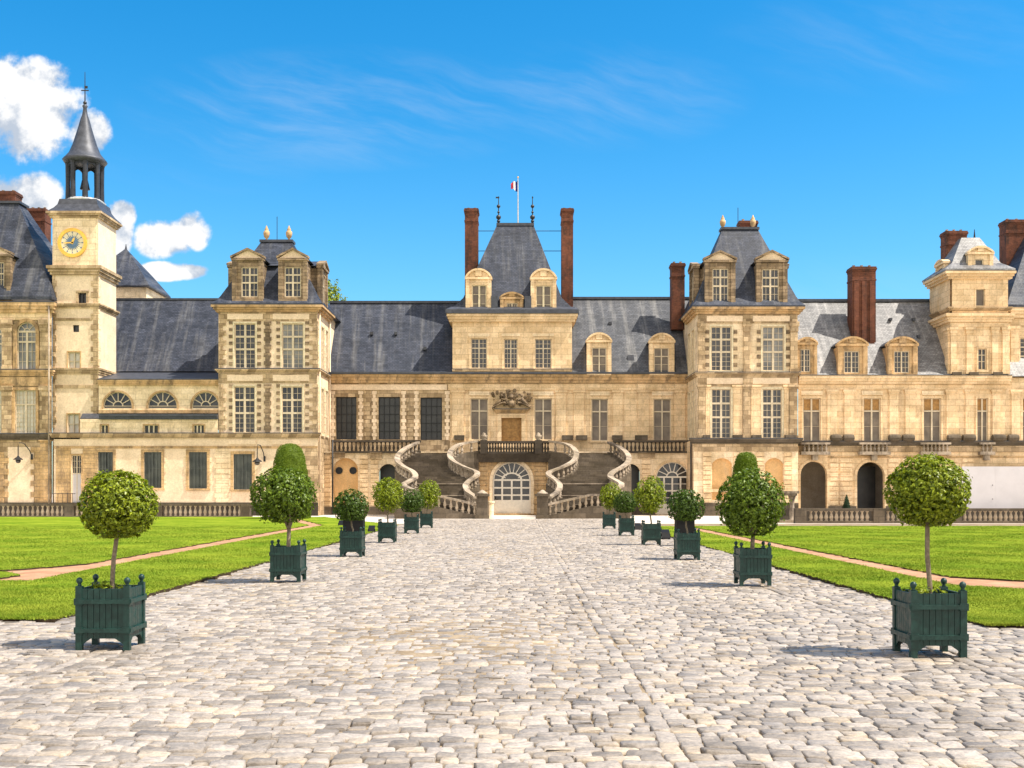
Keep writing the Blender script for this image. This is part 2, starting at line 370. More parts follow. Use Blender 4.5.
class Bld:
    """one building: pixel-measured wall work on a plane of known distance"""
    def __init__(s, root, fr): s.r = root; s.f = fr
    def at(s, fr): return Bld(s.r, fr)
    def rect(s, a, b_, t, bo): return s.f.U(a), s.f.U(b_), s.f.Zz(bo), s.f.Zz(t)
    def wall(s, a, b_, t, bo, ops=(), mat='ashlar', dep=.3, name='wall', z0=None, off=0.0):
        u0, u1, zb, zt = s.rect(a, b_, t, bo); zb = z0 if z0 is not None else zb
        O = []
        for op in ops:
            q0, q1, y0, y1 = s.rect(*op[:4]); O.append((q0, q1, max(y0, zb), y1, (op[4] * s.f.Yr / FOC) if len(op) > 4 else 0))
        us = sorted({u0, u1, *[o[0] for o in O], *[o[1] for o in O]}); zs = sorted({zb, zt, *[o[2] for o in O], *[o[3] for o in O]})
        mb = MB(); P = s.f.P
        for i in range(len(us) - 1):
            for j in range(len(zs) - 1):
                cu_, cz = (us[i] + us[i + 1]) / 2, (zs[j] + zs[j + 1]) / 2
                if any(o[0] < cu_ < o[1] and o[2] < cz < o[3] for o in O): continue
                mb.poly([P(us[i], off, zs[j]), P(us[i + 1], off, zs[j]), P(us[i + 1], off, zs[j + 1]), P(us[i], off, zs[j + 1])])
        for (q0, q1, y0, y1, rise) in O:
            if rise > 0:
                ar = arcpts(q0, q1, y1, rise)
                for k in range(len(ar) - 1):
                    (a0, b0), (a1, b1) = ar[k], ar[k + 1]
                    mb.poly([P(a0, off, b0), P(a1, off, b1), P(a1, off, y1), P(a0, off, y1)])
            ol = outline(q0, q1, y0, y1, rise)
            for k in range(len(ol)):
                e0, e1 = ol[k], ol[(k + 1) % len(ol)]
                mb.poly([P(e0[0], off, e0[1]), P(e1[0], off, e1[1]), P(e1[0], -dep, e1[1]), P(e0[0], -dep, e0[1])])
        return mb.build(name, mat, s.r)
    def bx(s, name, a, b_, t, bo, d0, d1, mat='trim', parent=None):
        u0, u1, zb, zt = s.rect(a, b_, t, bo); mb = MB(); s.f.lb(mb, u0, u1, zb, zt, d0, d1)
        return mb.build(name, mat, parent or s.r)
    def cornice(s, a, b_, t, bo, d_, mat='trim', name='cornice', ends=(1, 1), steps=3):
        u0, u1, zb, zt = s.rect(a, b_, t, bo); mb = MB()
        for k in range(steps):
            f0, f1 = k / steps, (k + 1) / steps; dd = d_ * (.35 + .65 * (k + 1) / steps)
            s.f.lb(mb, u0 - dd * ends[0] * .999, u1 + dd * ends[1] * .999, zb + (zt - zb) * f0, zb + (zt - zb) * f1, -.05, dd)
        cn_ = mb.build(name, mat, s.r)
        if mat != 'lead':
            fl_ = MB(); s.f.lb(fl_, u0 - d_ * ends[0] * 1.04, u1 + d_ * ends[1] * 1.04, zt + .001, zt + .055, -.05, d_ * 1.06); fl_.build('shade_flashing', 'lead', cn_)  # lead strip whose dark line stands in for the weak cornice shadow
        return cn_
    def surround(s, a, b_, t, bo, w_, d_=.07, mat='trim', sill=True, rise=0, name='window_surround', hood=0.0):
        u0, u1, zb, zt = s.rect(a, b_, t, bo); mb = MB(); f = s.f; r_ = rise * f.Yr / FOC
        f.lb(mb, u0 - w_, u0 - .004, zb, zt - r_, -.05, d_); f.lb(mb, u1 + .004, u1 + w_, zb, zt - r_, -.05, d_)
        if r_ > 0:
            ar = arcpts(u0, u1, zt, r_); uc = (u0 + u1) / 2; zc = zt - r_; k = 1 + w_ / ((u1 - u0) / 2)
            for i in range(len(ar) - 1):
                q = [ar[i], ar[i + 1], (uc + (ar[i + 1][0] - uc) * k, zc + (ar[i + 1][1] - zc) * k), (uc + (ar[i][0] - uc) * k, zc + (ar[i][1] - zc) * k)]
                f.prism(mb, q, -.05, d_ * .96)
        else: f.lb(mb, u0 - w_, u1 + w_, zt + .004, zt + w_, -.05, d_ * 1.03)
        if sill: f.lb(mb, u0 - w_ * 1.2, u1 + w_ * 1.2, zb - .14, zb - .003, -.05, d_ * 1.9)
        if hood: f.lb(mb, u0 - w_ * 1.5, u1 + w_ * 1.5, zt + w_ + .01, zt + w_ + hood, -.05, d_ * 2.6)
        return mb.build(name, mat, s.r)
    def quoin(s, a, b_, t, bo, h, alt, d_=.05, mat='rough', name='quoin', side=0, parent=None, gap=.008, skip=False):
        """toothed strip of blocks; alt = how far every second block juts (metres), side -1/0/1"""
        u0, u1, zb, zt = s.rect(a, b_, t, bo); n = max(2, int(round((zt - zb) / h))); hh = (zt - zb) / n; mb = MB()
        for i in range(n):
            if skip and i % 2 == 0: continue
            e = alt if i % 2 else 0.0; j = random.uniform(-.012, .012)
            s.f.lb(mb, u0 - (e if side <= 0 else 0), u1 + (e if side >= 0 else 0), zb + i * hh + gap, zb + (i + 1) * hh - gap, -.05, d_ + j)
        if skip: s.f.lb(mb, u0 + .01, u1 - .01, zb, zt, -.2, -.045)       # unseen strip added inside the wall to join the separate blocks
        return mb.build(name, mat, parent or s.r)
    def win(s, a, b_, t, bo, rise=0, cols=2, rows=(.5, .5), bar=.10, sub=(2, 2), subbar=.03, fmat='frame', pmat='glass', rec=.16, edge=.07, name='window', parent=None, fan=0, barsv=0, kick=0.0, hubk=(.38, .38)):
        u0, u1, zb, zt = s.rect(a, b_, t, bo); f = s.f; r_ = rise * f.Yr / FOC; mb = MB()
        d0, d1 = -rec, -rec + .07
        zs = zt - r_                                            # springing line
        f.lb(mb, u0 + .002, u0 + edge, zb + .002, zs, d0, d1); f.lb(mb, u1 - edge, u1 - .002, zb + .002, zs, d0, d1)
        f.lb(mb, u0 + edge, u1 - edge, zb + .003, zb + edge + kick, d0, d1 - .004)
        if r_ > 0:
            ar = arcpts(u0 + .004, u1 - .004, zt - .004, r_); uc = (u0 + u1) / 2; w_ = (u1 - u0) / 2; k = 1 - edge / w_
            for i in range(len(ar) - 1):
                q = [ar[i], ar[i + 1], (uc + (ar[i + 1][0] - uc) * k, zs + (ar[i + 1][1] - zs) * k), (uc + (ar[i][0] - uc) * k, zs + (ar[i][1] - zs) * k)]
                f.prism(mb, q, d0, d1)
            f.lb(mb, u0 + edge, u1 - edge, zs - bar * .5, zs + bar * .5, d0, d1 - .008)
            if fan:
                for i in range(1, fan):
                    th = math.pi * i / fan; e = .35
                    q0 = (uc - e * w_ * math.cos(th), zs + e * r_ * math.sin(th)); q1 = (uc - .97 * w_ * math.cos(th), zs + .97 * r_ * math.sin(th)); nx, nz = math.sin(th) * subbar * .6, math.cos(th) * subbar * .6
                    f.prism(mb, [(q0[0] - nx, q0[1] - nz), (q0[0] + nx, q0[1] + nz), (q1[0] + nx, q1[1] + nz), (q1[0] - nx, q1[1] - nz)], d0 + .004, d1 - .02)
                hub = [(uc - hubk[0] * w_ * math.cos(math.pi * i / 8), zs + hubk[1] * r_ * math.sin(math.pi * i / 8)) for i in range(9)]
                for i in range(8):
                    k2 = .8; q = [hub[i], hub[i + 1], (uc + (hub[i + 1][0] - uc) * k2, zs + (hub[i + 1][1] - zs) * k2), (uc + (hub[i][0] - uc) * k2, zs + (hub[i][1] - zs) * k2)]
                    f.prism(mb, q, d0 + .006, d1 - .012)
        else:
            f.lb(mb, u0 + edge, u1 - edge, zt - edge, zt - .003, d0, d1 - .004)
        if cols > 0:
            top = zs if (fan or r_ > 0) else zt
            for i in range(1, cols):
                uu = u0 + (u1 - u0) * i / cols; f.lb(mb, uu - bar / 2, uu + bar / 2, zb + .004, (zt - .02 if r_ > 0 and not fan else top - .004), d0 - .006, d1 + .012)
            acc = zs if r_ > 0 else zt; H = acc - (zb + kick); edges = [acc]
            for rr in rows: acc -= H * rr; edges.append(acc)
            for e in edges[1:-1]: f.lb(mb, u0 + .004, u1 - .004, e - bar * .45, e + bar * .45, d0 - .003, d1 + .005)
            if sub:
                for i in range(cols):
                    c0, c1 = u0 + (u1 - u0) * i / cols, u0 + (u1 - u0) * (i + 1) / cols
                    for k in range(1, sub[0]):
                        uu = c0 + (c1 - c0) * k / sub[0]; f.lb(mb, uu - subbar / 2, uu + subbar / 2, zb + .01, edges[0] - .01, d0 + .003, d1 - .03)
                for j in range(len(rows)):
                    nn = sub[1][j] if hasattr(sub[1], '__len__') else sub[1]
                    for k in range(1, nn):
                        e = edges[j] + (edges[j + 1] - edges[j]) * k / nn; f.lb(mb, u0 + .01, u1 - .01, e - subbar / 2, e + subbar / 2, d0 + .006, d1 - .034)
        for k in range(barsv):
            uu = u0 + (u1 - u0) * (k + .5) / barsv; f.lb(mb, uu - .018, uu + .018, zb + .01, zt - .05, d1 + .02, d1 + .05)
        wo = mb.build(name, fmat, parent or s.r)
        pm = MB(); f.prism(pm, outline(u0 + .001, u1 - .001, zb + .001, zt - .001, r_), d0 - .03, d0 - .015)
        if kick: pm = MB(); f.prism(pm, outline(u0 + .001, u1 - .001, zb + kick, zt - .001, r_), d0 - .03, d0 - .015)
        if parent is None: pm.build('pane', pmat, wo)
        else: pm.build('pane', pmat, parent)
        return wo
    def pilaster(s, a, b_, t, bo, d_=.14, mat='ashlar', cap=.35, name='pilaster'):
        u0, u1, zb, zt = s.rect(a, b_, t, bo); mb = MB(); f = s.f
        f.lb(mb, u0, u1, zb + .25, zt - cap, -.05, d_)
        f.lb(mb, u0 - .05, u1 + .05, zb, zb + .25, -.05, d_ + .05)
        f.lb(mb, u0 - .04, u1 + .04, zt - cap, zt - cap * .45, -.05, d_ + .04); f.lb(mb, u0 - .10, u1 + .10, zt - cap * .45, zt, -.05, d_ + .10)
        return mb.build(name, mat, s.r)
    def dormer(s, a, b_, t, bo, depth, win, style='tri', mat='trim', cheek=None, wkw=None, roofmat='lead'):
        """stone dormer: outer px box a..b_, top t (of pediment), bottom bo; win = px box of the window"""
        u0, u1, zb, zt = s.rect(a, b_, t, bo); f = s.f; w0, w1, y0, y1 = s.rect(*win)
        H = zt - zb; wd = u1 - u0; zp = y1 + (zt - y1) * .34; in_ = wd * .07
        mb = MB()
        f.lb(mb, u0 + in_, w0, zb, zp, -depth, 0); f.lb(mb, w1, u1 - in_, zb, zp, -depth, 0)      # cheeks
        f.lb(mb, w0, w1, y1, zp, -depth, -.002); f.lb(mb, w0, w1, zb, y0, -depth, -.002)
        f.lb(mb, u0 + in_ * .2, u1 - in_ * .2, zb - .02, zb + .16, -.3, .10)
        f.lb(mb, u0 + in_ * .1, u0 + in_ * 2.2, zb + .16, zp, -.3, .09); f.lb(mb, u1 - in_ * 2.2, u1 - in_ * .1, zb + .16, zp, -.3, .09)   # little pilasters
        dm = mb.build('dormer', mat, s.r)
        pd = MB(); uc = (u0 + u1) / 2
        f.lb(pd, u0 - .05, u1 + .05, zp, zp + .16, -.35, .16)
        if style == 'tri':
            ap = zt; zb2 = zp + .16
            tp_ = MB(); f.prism(tp_, [(u0 + .03, zb2 + .002), (u1 - .03, zb2 + .002), (uc, ap - .12)], -.3, .03); tp_.build('tympanum', 'plaster', dm)
            th = .15
            f.prism(pd, [(u0 - .1, zb2), (uc, ap - th), (uc, ap), (u0 - .1, zb2 + th)], -.35, .19)
            f.prism(pd, [(u1 + .1, zb2), (u1 + .1, zb2 + th), (uc, ap), (uc, ap - th)], -.35, .19)
        else:
            zb2 = zp + .16; rise = zt - zb2; ar = arcpts(u0 - .04, u1 + .04, zt, rise, 12)
            ai = arcpts(u0 + .10, u1 - .10, zt - .15, rise - .15, 12)
            f.prism(pd, [(u0 + .1, zb2 + .002), (u1 - .1, zb2 + .002)] + ai[::-1][1:-1], -.3, .04)
            for i in range(12): f.prism(pd, [ai[i], ai[i + 1], ar[i + 1], ar[i]], -.35, .18)
            f.lb(pd, uc - wd * .12, uc + wd * .12, zb2 + rise * .1, zt - .05, -.1, .15)
        pd.build('pediment', mat, dm)
        rf = MB()
        if style == 'tri': f.prism(rf, [(u0 - .06, zp + .14), (u1 + .06, zp + .14), (uc, zt - .06)], -depth - 1.2, -.355)
        else: f.prism(rf, [(u0 - .03, zp + .1), (u1 + .03, zp + .1)] + arcpts(u0 - .03, u1 + .03, zt - .05, rise, 12)[::-1], -depth - 1.2, -.355)
        rf.build('dormer_roof', roofmat, dm)
        kw = dict(cols=2, rows=(.36, .64), bar=.09, sub=(2, (1, 2)), subbar=.03, rec=.14); kw.update(wkw or {})
        s.win(*win, parent=dm, name='window_frame', **kw)
        return dm
def chimney(root, x0, x1, y0, y1, z0, z1, mat='brick', pots=2, panel=False):
    mb = MB().box(x0, x1, y0, y1, z0, z1 - .35)
    h = z1 - .35
    ch = mb.build('chimney', mat, root)
    c = MB(); c.box(x0 - .03, x1 + .03, y0 - .03, y1 + .03, h, h + .12); c.box(x0 - .08, x1 + .08, y0 - .08, y1 + .08, h + .12, h + .25); c.box(x0 - .04, x1 + .04, y0 - .04, y1 + .04, h + .25, z1)
    c.box(x0 - .04, x1 + .04, y0 - .04, y1 + .04, h - .7, h - .58)
    c.build('chimney_cap', mat, ch)
    if panel:
        pm = MB(); k = 3; wd = (x1 - x0) / k
        for i in range(k): pm.box(x0 + wd * (i + .2), x0 + wd * (i + .8), y0 - .09, y0 + .02, z0, h - .75)
        pm.build('chimney_rib', mat, ch)
    for i in range(pots):
        cx = x0 + (x1 - x0) * (i + .5) / pots
        MB().lathe([(.12, z1 - .02), (.10, z1 + .16), (.12, z1 + .2), (.08, z1 + .21)], cx, (y0 + y1) / 2, 8).build('chimney_pot', 'rail', ch)
    return ch
def baluster_profile(z0, h, r):
    return [(r * .8, z0), (r * .8, z0 + h * .08), (r * .55, z0 + h * .12), (r * 1.0, z0 + h * .35), (r * .8, z0 + h * .5), (r * .42, z0 + h * .75), (r * .5, z0 + h * .88), (r * .8, z0 + h * .93), (r * .8, z0 + h)]
def urn(root, x, y, z, h, mat='trim', name='urn', n=10):
    r = h * .19
    return MB().lathe([(r * .9, z), (r * .9, z + h * .08), (r * .35, z + h * .14), (r * .35, z + h * .2), (r * .8, z + h * .3), (r * 1.05, z + h * .5), (r * .95, z + h * .62), (r * .55, z + h * .7), (r * .65, z + h * .76), (r * .35, z + h * .86), (r * .25, z + h * .93), (.01, z + h)], x, y, n).build(name, mat, root, True)
def drainpipe(root, x, y, z0, z1, mat='mullion'):
    return MB().tube([(x, y, z0), (x, y, z1)], .06, 8).build('drainpipe', mat, root, True)
# ================================================================== ground and paths
def flat(name, pts, z, mat):
    return MB().poly([(x, y, z) for x, y in pts]).build(name, mat)
m, q, b = new_mat('sandy_ground'); P = pos(q); n = q.noise(P, .6, 6, .65); n2_ = q.noise(P, 40, 3, .6)
set_(q, b, color=q.mix(n, (.50, .43, .36), (.66, .59, .51)), rough=.95, spec=.2, normal=bump(q, n2_, .3, .01)); M['sand'] = m
m, q, b = new_mat('joint_sand'); P = pos(q); n = q.noise(P, 1.2, 5, .65); n2_ = q.noise(P, 30, 3, .6)
set_(q, b, color=q.mix(q.ramp(q.add(q.mul(n, .7), q.mul(n2_, .3)), .35, .68), (.16, .115, .07), (.36, .28, .19)), rough=.95, spec=.15, normal=bump(q, n2_, .5, .01)); M['joint'] = m
m, q, b = new_mat('red_gravel'); P = pos(q); n = q.noise(P, 1.4, 5, .65); n2_ = q.noise(P, 60, 3, .6)
set_(q, b, color=q.mix(q.ramp(q.add(q.mul(n, .6), q.mul(n2_, .4)), .35, .65), (.29, .145, .08), (.50, .29, .175)), rough=.95, spec=.15, normal=bump(q, n2_, .6, .01)); M['gravel'] = m
m, q, b = new_mat('lawn_turf'); P = pos(q); x_, y_, z_ = q.xyz(P)
n = q.noise(P, .35, 5, .6); n2_ = q.noise(P, 3.0, 5, .7); n3_ = q.noise(q.vec(q.mul(x_, .5), q.mul(y_, 1.6)), 1.3, 4, .6)
c = q.mix(q.ramp(q.add(q.mul(n, .4), q.add(q.mul(n2_, .3), q.mul(n3_, .3))), .36, .64), (.08, .16, .010), (.285, .335, .032))
set_(q, b, color=c, rough=.95, spec=.0, normal=bump(q, q.noise(P, 25, 4, .7), .9, .05)); M['turf'] = m
m, q, b = new_mat('grass_blade'); gi = q.node('ShaderNodeNewGeometry'); P = gi.outputs['Position']
n = q.noise(P, .45, 6, .7)
c = q.mix(q.add(q.mul(gi.outputs['Random Per Island'], .3), q.mul(q.ramp(n, .3, .7), .7)), (.08, .17, .010), (.32, .36, .042))
set_(q, b, color=c, rough=.8, spec=.05); M['blade'] = m
m, q, b = new_mat('granite_cobble'); gi = q.node('ShaderNodeNewGeometry'); P = gi.outputs['Position']; rnd = gi.outputs['Random Per Island']
cx_, cy_, cz_ = q.xyz(P); n = q.noise(q.vec(q.mul(cx_, .9), q.mul(cy_, .22), 0.0), 1.0, 5, .65); fine = q.noise(P, 28, 5, .7); mid = q.noise(P, 8, 5, .68)
t = q.add(q.mul(rnd, .40), q.add(q.mul(mid, .56), q.mul(n, .42)))
c = q.mix(q.ramp(t, .40, .90), (.19, .16, .132), (.395, .34, .288))
c = q.mix(q.mul(q.ramp(q.m('FRACT', q.mul(rnd, 37.7)), .80, .95), .45), c, (.50, .39, .26))
c = q.mix(q.mul(q.ramp(q.m('FRACT', q.mul(rnd, 91.3)), .88, .95), .45), c, (.17, .155, .15))
c = q.mix(1.0, c, q.vec(*[q.ramp(fine, .25, .75, .72, 1.22)] * 3), 'MULTIPLY')
set_(q, b, color=c, rough=q.ramp(fine, .3, .7, .42, .72), spec=.4, normal=bump(q, q.add(fine, q.mul(mid, .8)), .5, .012)); M['cobble'] = m

MX0, MX1, MY0, MY1 = 15.6, 60.0, 63.25, 82.3           # dry moat in front of the right wing
gm = MB()
for a in ((-900, 900, -120, MY0), (-900, MX0, MY0, MY1), (MX1, 900, MY0, MY1), (-900, 900, MY1, 1800)): gm.box(*a, -3, -.03)
gm.box(MX0 - .5, MX1 + .5, MY0 - .5, MY1 + .5, -3.4, -2.6)
gnd = struct(gm.build('ground', 'sand'))
struct(MB().box(MX0 + .01, MX1, MY1 - .3, MY1 - .01, -2.7, .52).build('moat_wall', 'black_stone'))
forecourt = struct(flat('forecourt', [(-60, 56.0), (60, 56.0), (60, MY0), (MX0, MY0), (MX0, MY1), (60, MY1), (60, 88), (-60, 88)], -.012, 'sand'))
bed = struct(flat('paving_bed', [(-30, -8), (30, -8), (30, 62), (-30, 62)], -.008, 'joint'))

# cobbles: every stone modelled, laid in courses between long guttering stones
def cobbles():
    SEAMS = [-4.45, 1.0, 4.42]
    st = []                                              # x0,x1,y0,y1,h
    strips = [(-13, -4.53), (-4.37, .93), (1.07, 4.34), (4.50, 13)]
    for (a, b_) in strips:
        y = 2.6
        while y < 71.5:
            dp = float(np.clip(rng.normal(.160, .020), .11, .22))
            lo, hi = a, b_
            if y > 14.9: lo, hi = max(a, -6.15), min(b_, 5.95)
            if y > 14.9 and y < 56 or y <= 14.9:
                vis = .47 * y + .8; lo, hi = max(lo, -vis), min(hi, vis)
            x = lo - (rng.uniform(0, .2) if lo != a else 0)
            while x < hi - .05:
                wd = float(np.clip(rng.normal(.19, .042), .10, .32))
                if hi - (x + wd) < .1: wd = hi - x + rng.normal(0, .016)
                st.append((x, x + wd, y, y + dp, 0)); x += wd
            y += dp
    for s_ in SEAMS:
        y = 2.6
        while y < 71.5:
            ln = rng.uniform(.2, .38); o_ = rng.normal(0, .02); st.append((s_ - .075 + o_, s_ + .075 + o_, y, y + ln, 0)); y += ln
    S = np.array(st); n = len(S)
    wave = lambda x, y: .05 * np.sin(x * 1.1 + y * .13) + .03 * np.sin(x * 2.7 - y * .31 + 1) + .02 * np.sin(x * 6.1 + y * .7)
    cx, cy = (S[:, 0] + S[:, 1]) / 2, (S[:, 2] + S[:, 3]) / 2
    hx, hy = (S[:, 1] - S[:, 0]) / 2 - .005, (S[:, 3] - S[:, 2]) / 2 - .006
    oct_ = np.array([(-1, -.80), (-.86, -1), (.86, -1), (1, -.80), (1, .80), (.86, 1), (-.86, 1), (-1, .80)])
    top = .014 + rng.normal(0, .0045, n) + .02 * np.sin(cx * .6 + 2) * np.sin(cy * .35)
    tx, ty = rng.normal(0, .028, n), rng.normal(0, .04, n)
    V = np.zeros((n, 24, 3), np.float32)
    jit = rng.normal(0, .0065, (n, 8, 2))
    for k, (sc_, dz_) in enumerate(((1.0, -.05), (.985, -.008), (.80, 0.0))):
        ox = hx[:, None] * oct_[None, :, 0] * (sc_ if k < 2 else 1) - (np.sign(oct_[None, :, 0]) * .011 if k == 2 else 0) + jit[:, :, 0]
        oy = hy[:, None] * oct_[None, :, 1] * (sc_ if k < 2 else 1) - (np.sign(oct_[None, :, 1]) * .011 if k == 2 else 0) + jit[:, :, 1]
        xx = cx[:, None] + ox; yy = cy[:, None] + oy
        V[:, k * 8:(k + 1) * 8, 0] = xx; V[:, k * 8:(k + 1) * 8, 1] = yy + wave(xx, yy) * (S[:, 4:5] == 0)
        V[:, k * 8:(k + 1) * 8, 2] = top[:, None] + dz_ + (ox * tx[:, None] + oy * ty[:, None] if k else 0) + (rng.normal(0, .0022, (n, 8)) if k == 2 else 0)
    fl = [[k * 8 + i, k * 8 + (i + 1) % 8, k * 8 + 8 + (i + 1) % 8, k * 8 + 8 + i] for k in range(2) for i in range(8)]
    fl += [[16, 17, 18, 19], [16, 19, 20, 23], [23, 20, 21, 22]]
    F = (np.array(fl)[None] + (np.arange(n) * 24)[:, None, None]).reshape(-1, 4)
    return np_obj('cobbled_drive', V.reshape(-1, 3), F, 'cobble')
struct(cobbles())

# lawns: raised turf with a ragged edge, gravel path set into it
def ragged(pts, step=.22, amp=.045):
    out = []
    for i in range(len(pts)):
        a, b_ = np.array(pts[i], float), np.array(pts[(i + 1) % len(pts)], float); L = np.linalg.norm(b_ - a)
        k = min(int(L / step), 260) + 1
        for j in range(k): out.append(a + (b_ - a) * j / k + (rng.normal(0, amp, 2) if j else 0))
    return out
def lawn(name, pts, z=.06):
    R_ = ragged(pts); mb = MB(); mb.poly([(x, y, z) for x, y in R_])
    for i in range(len(R_)):
        a, b_ = R_[i], R_[(i + 1) % len(R_)]; mb.poly([(a[0], a[1], -.05), (b_[0], b_[1], -.05), (b_[0], b_[1], z), (a[0], a[1], z)])
    o = mb.build(name, 'turf'); o.data.materials.append(M['soil'])
    for pl in o.data.polygons[1:]: pl.material_index = 1
    return struct(o)
LX, LY0, RX, RY0, RY1 = -6.0, 14.85, 5.75, 14.15, 55.5
# outer ring / inner lawn, left and right, with the path between them
L_ring = [(-60, LY0 + .3), (LX, LY0), (LX - .1, 57), (-13, 76), (-15.2, 76), (-9.7, 57), (-9.05, 21.3), (-60, 21.15)]
L_in = [(-60, 24.5), (-11.4, 24.5), (-10.9, 24.2), (-10.3, 25.4), (-9.95, 26.6), (-10.5, 57), (-16.4, 76.2), (-60, 76.2)]
L_bed = [(-60, 21.55), (-10.3, 21.65), (-9.95, 22.1), (-9.95, 22.9), (-10.6, 23.7), (-60, 24.0)]
R_ring = [(RX, RY0), (60, RY0 + .3), (60, 18.8), (9.0, 19.0), (7.65, 20.2), (7.45, 53), (7.2, RY1), (6.7, RY1), (RX - .1, 45)]
R_in = [(8.38, 22.4), (9.4, 21.4), (60, 21.2), (60, RY1), (8.15, RY1)]
lawns = [('lawn', L_ring), ('lawn', L_in), ('lawn', L_bed), ('lawn', R_ring), ('lawn', R_in)]
for nm, pts in lawns: lawn(nm, pts)
struct(flat('gravel_path', [(-60, 20.9), (-8.8, 21.0), (-9.0, 57), (-15.2, 76.4), (-17.4, 76.6), (-10.6, 57), (-10.6, 27), (-60, 25.4)], .026, 'gravel'))
struct(flat('gravel_path', [(7.4, 20.0), (8.8, 18.7), (60, 18.6), (60, 21.5), (9.5, 21.7), (8.7, 22.6), (8.4, RY1 + .2), (7.0, RY1 + .2)], .026, 'gravel'))
def inside(px, py, poly):
    r = np.zeros(len(px), bool); n = len(poly)
    for i in range(n):
        (x0, y0), (x1, y1) = poly[i], poly[(i + 1) % n]
        if y0 == y1: continue
        c = ((y0 > py) != (y1 > py)) & (px < (x1 - x0) * (py - y0) / (y1 - y0) + x0); r ^= c
    return r
def blades():
    V, F = [], []
    for nm, pts in lawns:
        N = 420000
        y = 14 + (56 - 14) * rng.random(N) ** 2.2
        side = -1 if pts[0][0] < 0 or pts[0][0] == -60 else 1
        x = side * (5.5 + rng.random(N) * (.47 * y - 5.0))
        k = inside(x, y, pts); x, y = x[k], y[k]
        # a fringe along the cut edge
        P = np.array(pts); a = P; b_ = np.roll(P, -1, 0); L = np.linalg.norm(b_ - a, axis=1)
        for i in range(len(P)):
            if min(a[i][1], b_[i][1]) > 60: continue
            m_ = int(min(L[i], 45) * 60); t_ = rng.random(m_) ** (1.0) * min(1, 45 / L[i]); 
            if L[i] > 45 and abs(a[i][0]) > 50: t_ = 1 - t_
            x = np.concatenate([x, a[i][0] + (b_[i][0] - a[i][0]) * t_ + rng.normal(0, .05, m_)]); y = np.concatenate([y, a[i][1] + (b_[i][1] - a[i][1]) * t_ + rng.normal(0, .05, m_)])
        n = len(x); h = rng.uniform(.012, .034, n) * (1 + .5 * np.sin(x * 1.7) * np.sin(y * 1.3)); wv = rng.uniform(.004, .008, n) * (1 + (y - 14) * .03); th = rng.uniform(0, 6.283, n); ln = rng.uniform(.01, .05, n); la = rng.uniform(0, 6.283, n)
        v = np.zeros((n, 3, 3)); z0 = .055
        v[:, 0] = np.stack([x - wv * np.cos(th), y - wv * np.sin(th), np.full(n, z0)], 1); v[:, 1] = np.stack([x + wv * np.cos(th), y + wv * np.sin(th), np.full(n, z0)], 1)
        v[:, 2] = np.stack([x + ln * np.cos(la), y + ln * np.sin(la), z0 + h], 1)
        V.append(v.reshape(-1, 3))
    V = np.concatenate(V); F = np.arange(len(V)).reshape(-1, 3)
    o = np_obj('grass', V, F, 'blade'); o['kind'] = 'stuff'
    o['label'] = 'short bright green grass of the mown lawns'
blades()

# ================================================================== the palace
PAV6 = dict(cols=2, rows=(.29, .28, .43), bar=.15, sub=(2, (2, 2, 4)), subbar=.026, fmat='frame', rec=.14)
TALL = dict(cols=2, rows=(.30, .70), bar=.11, sub=(1, (1, 2)), subbar=.022, pmat='curtain', rec=.16)
LATT = dict(cols=4, rows=(.2, .2, .2, .2, .2), bar=.035, sub=None, fmat='iron', pmat='night', rec=.2, edge=.05)
SHUT = dict(cols=2, rows=(.45, .55), bar=.07, sub=None, fmat='shutter', pmat='shutter', rec=.14, edge=.07, barsv=5)

# ---- far-left pavilion
YP = 83.0
root = thing('end_pavilion', 'tall stone pavilion with arched upper window and steep slate roof left of the clock tower', 'building', (X(0, YP), YP, 0))
B = Bld(root, Fr('front', YP))
ops = [(17, 36, 322, 371, 9.4), (15, 36, 390, 435), (-24, 2, 322, 371, 12), (-24, 1.5, 390, 435), (-70, -50, 322, 371, 9), (-70, -50, 390, 435)]
B.wall(-90, 52, 303, 520, ops, 'rough', z0=0)
B.win(17, 36, 322, 371, 9.4, cols=2, rows=(.26, .74), bar=.14, sub=(2, (2, 3)), pmat='curtain_blue', subbar=.03, fan=4)
B.win(15, 36, 390, 435, cols=2, rows=(.32, .68), bar=.12, sub=(3, (3, 7)), pmat='curtain_white', subbar=.028)
B.win(-24, 2, 322, 371, 12, cols=2, rows=(.26, .74), bar=.14, sub=(2, (2, 3)), pmat='curtain_blue', fan=4)
B.win(-24, 1.5, 390, 435, cols=2, rows=(.32, .68), bar=.12, sub=(3, (3, 7)), pmat='curtain_white')
B.surround(17, 36, 322, 371, .24, .09, 'trim', rise=9.4); B.surround(15, 36, 390, 435, .2, .08, 'trim')
B.cornice(-90, 51.4, 303, 313, .38); B.cornice(-90, 51.5, 370, 376, .24); B.cornice(-90, 51.5, 434, 440, .26, 'dark')
B.bx('frieze', -90, 51.6, 313, 320, -.05, .06, 'ashlar'); B.bx('frieze', -90, 51.6, 377, 386, -.05, .07, 'trim')
for a in (3, 41): B.pilaster(a, a + 9, 320, 370, .16, 'rough', .8); B.pilaster(a, a + 9, 386, 434, .16, 'rough', .7)
B.pilaster(41, 51, 440, 503, .12, 'rubble', .2)
B.bx('render_panel', 8, 34, 447, 503, -.05, .03, 'plaster'); B.quoin(-4, 4, 452, 503, .4, .35, .06, 'rubble', side=1); B.quoin(35, 41, 447, 503, .4, .3, .06, 'rubble', side=-1)
drainpipe(root, X(50.6, YP), YP - .3, 0, Z(305, YP), 'rail')
z0, z1 = Z(300, YP), Z(204, YP + 4)
rx0, rx1 = X(-90, YP), X(50, YP)
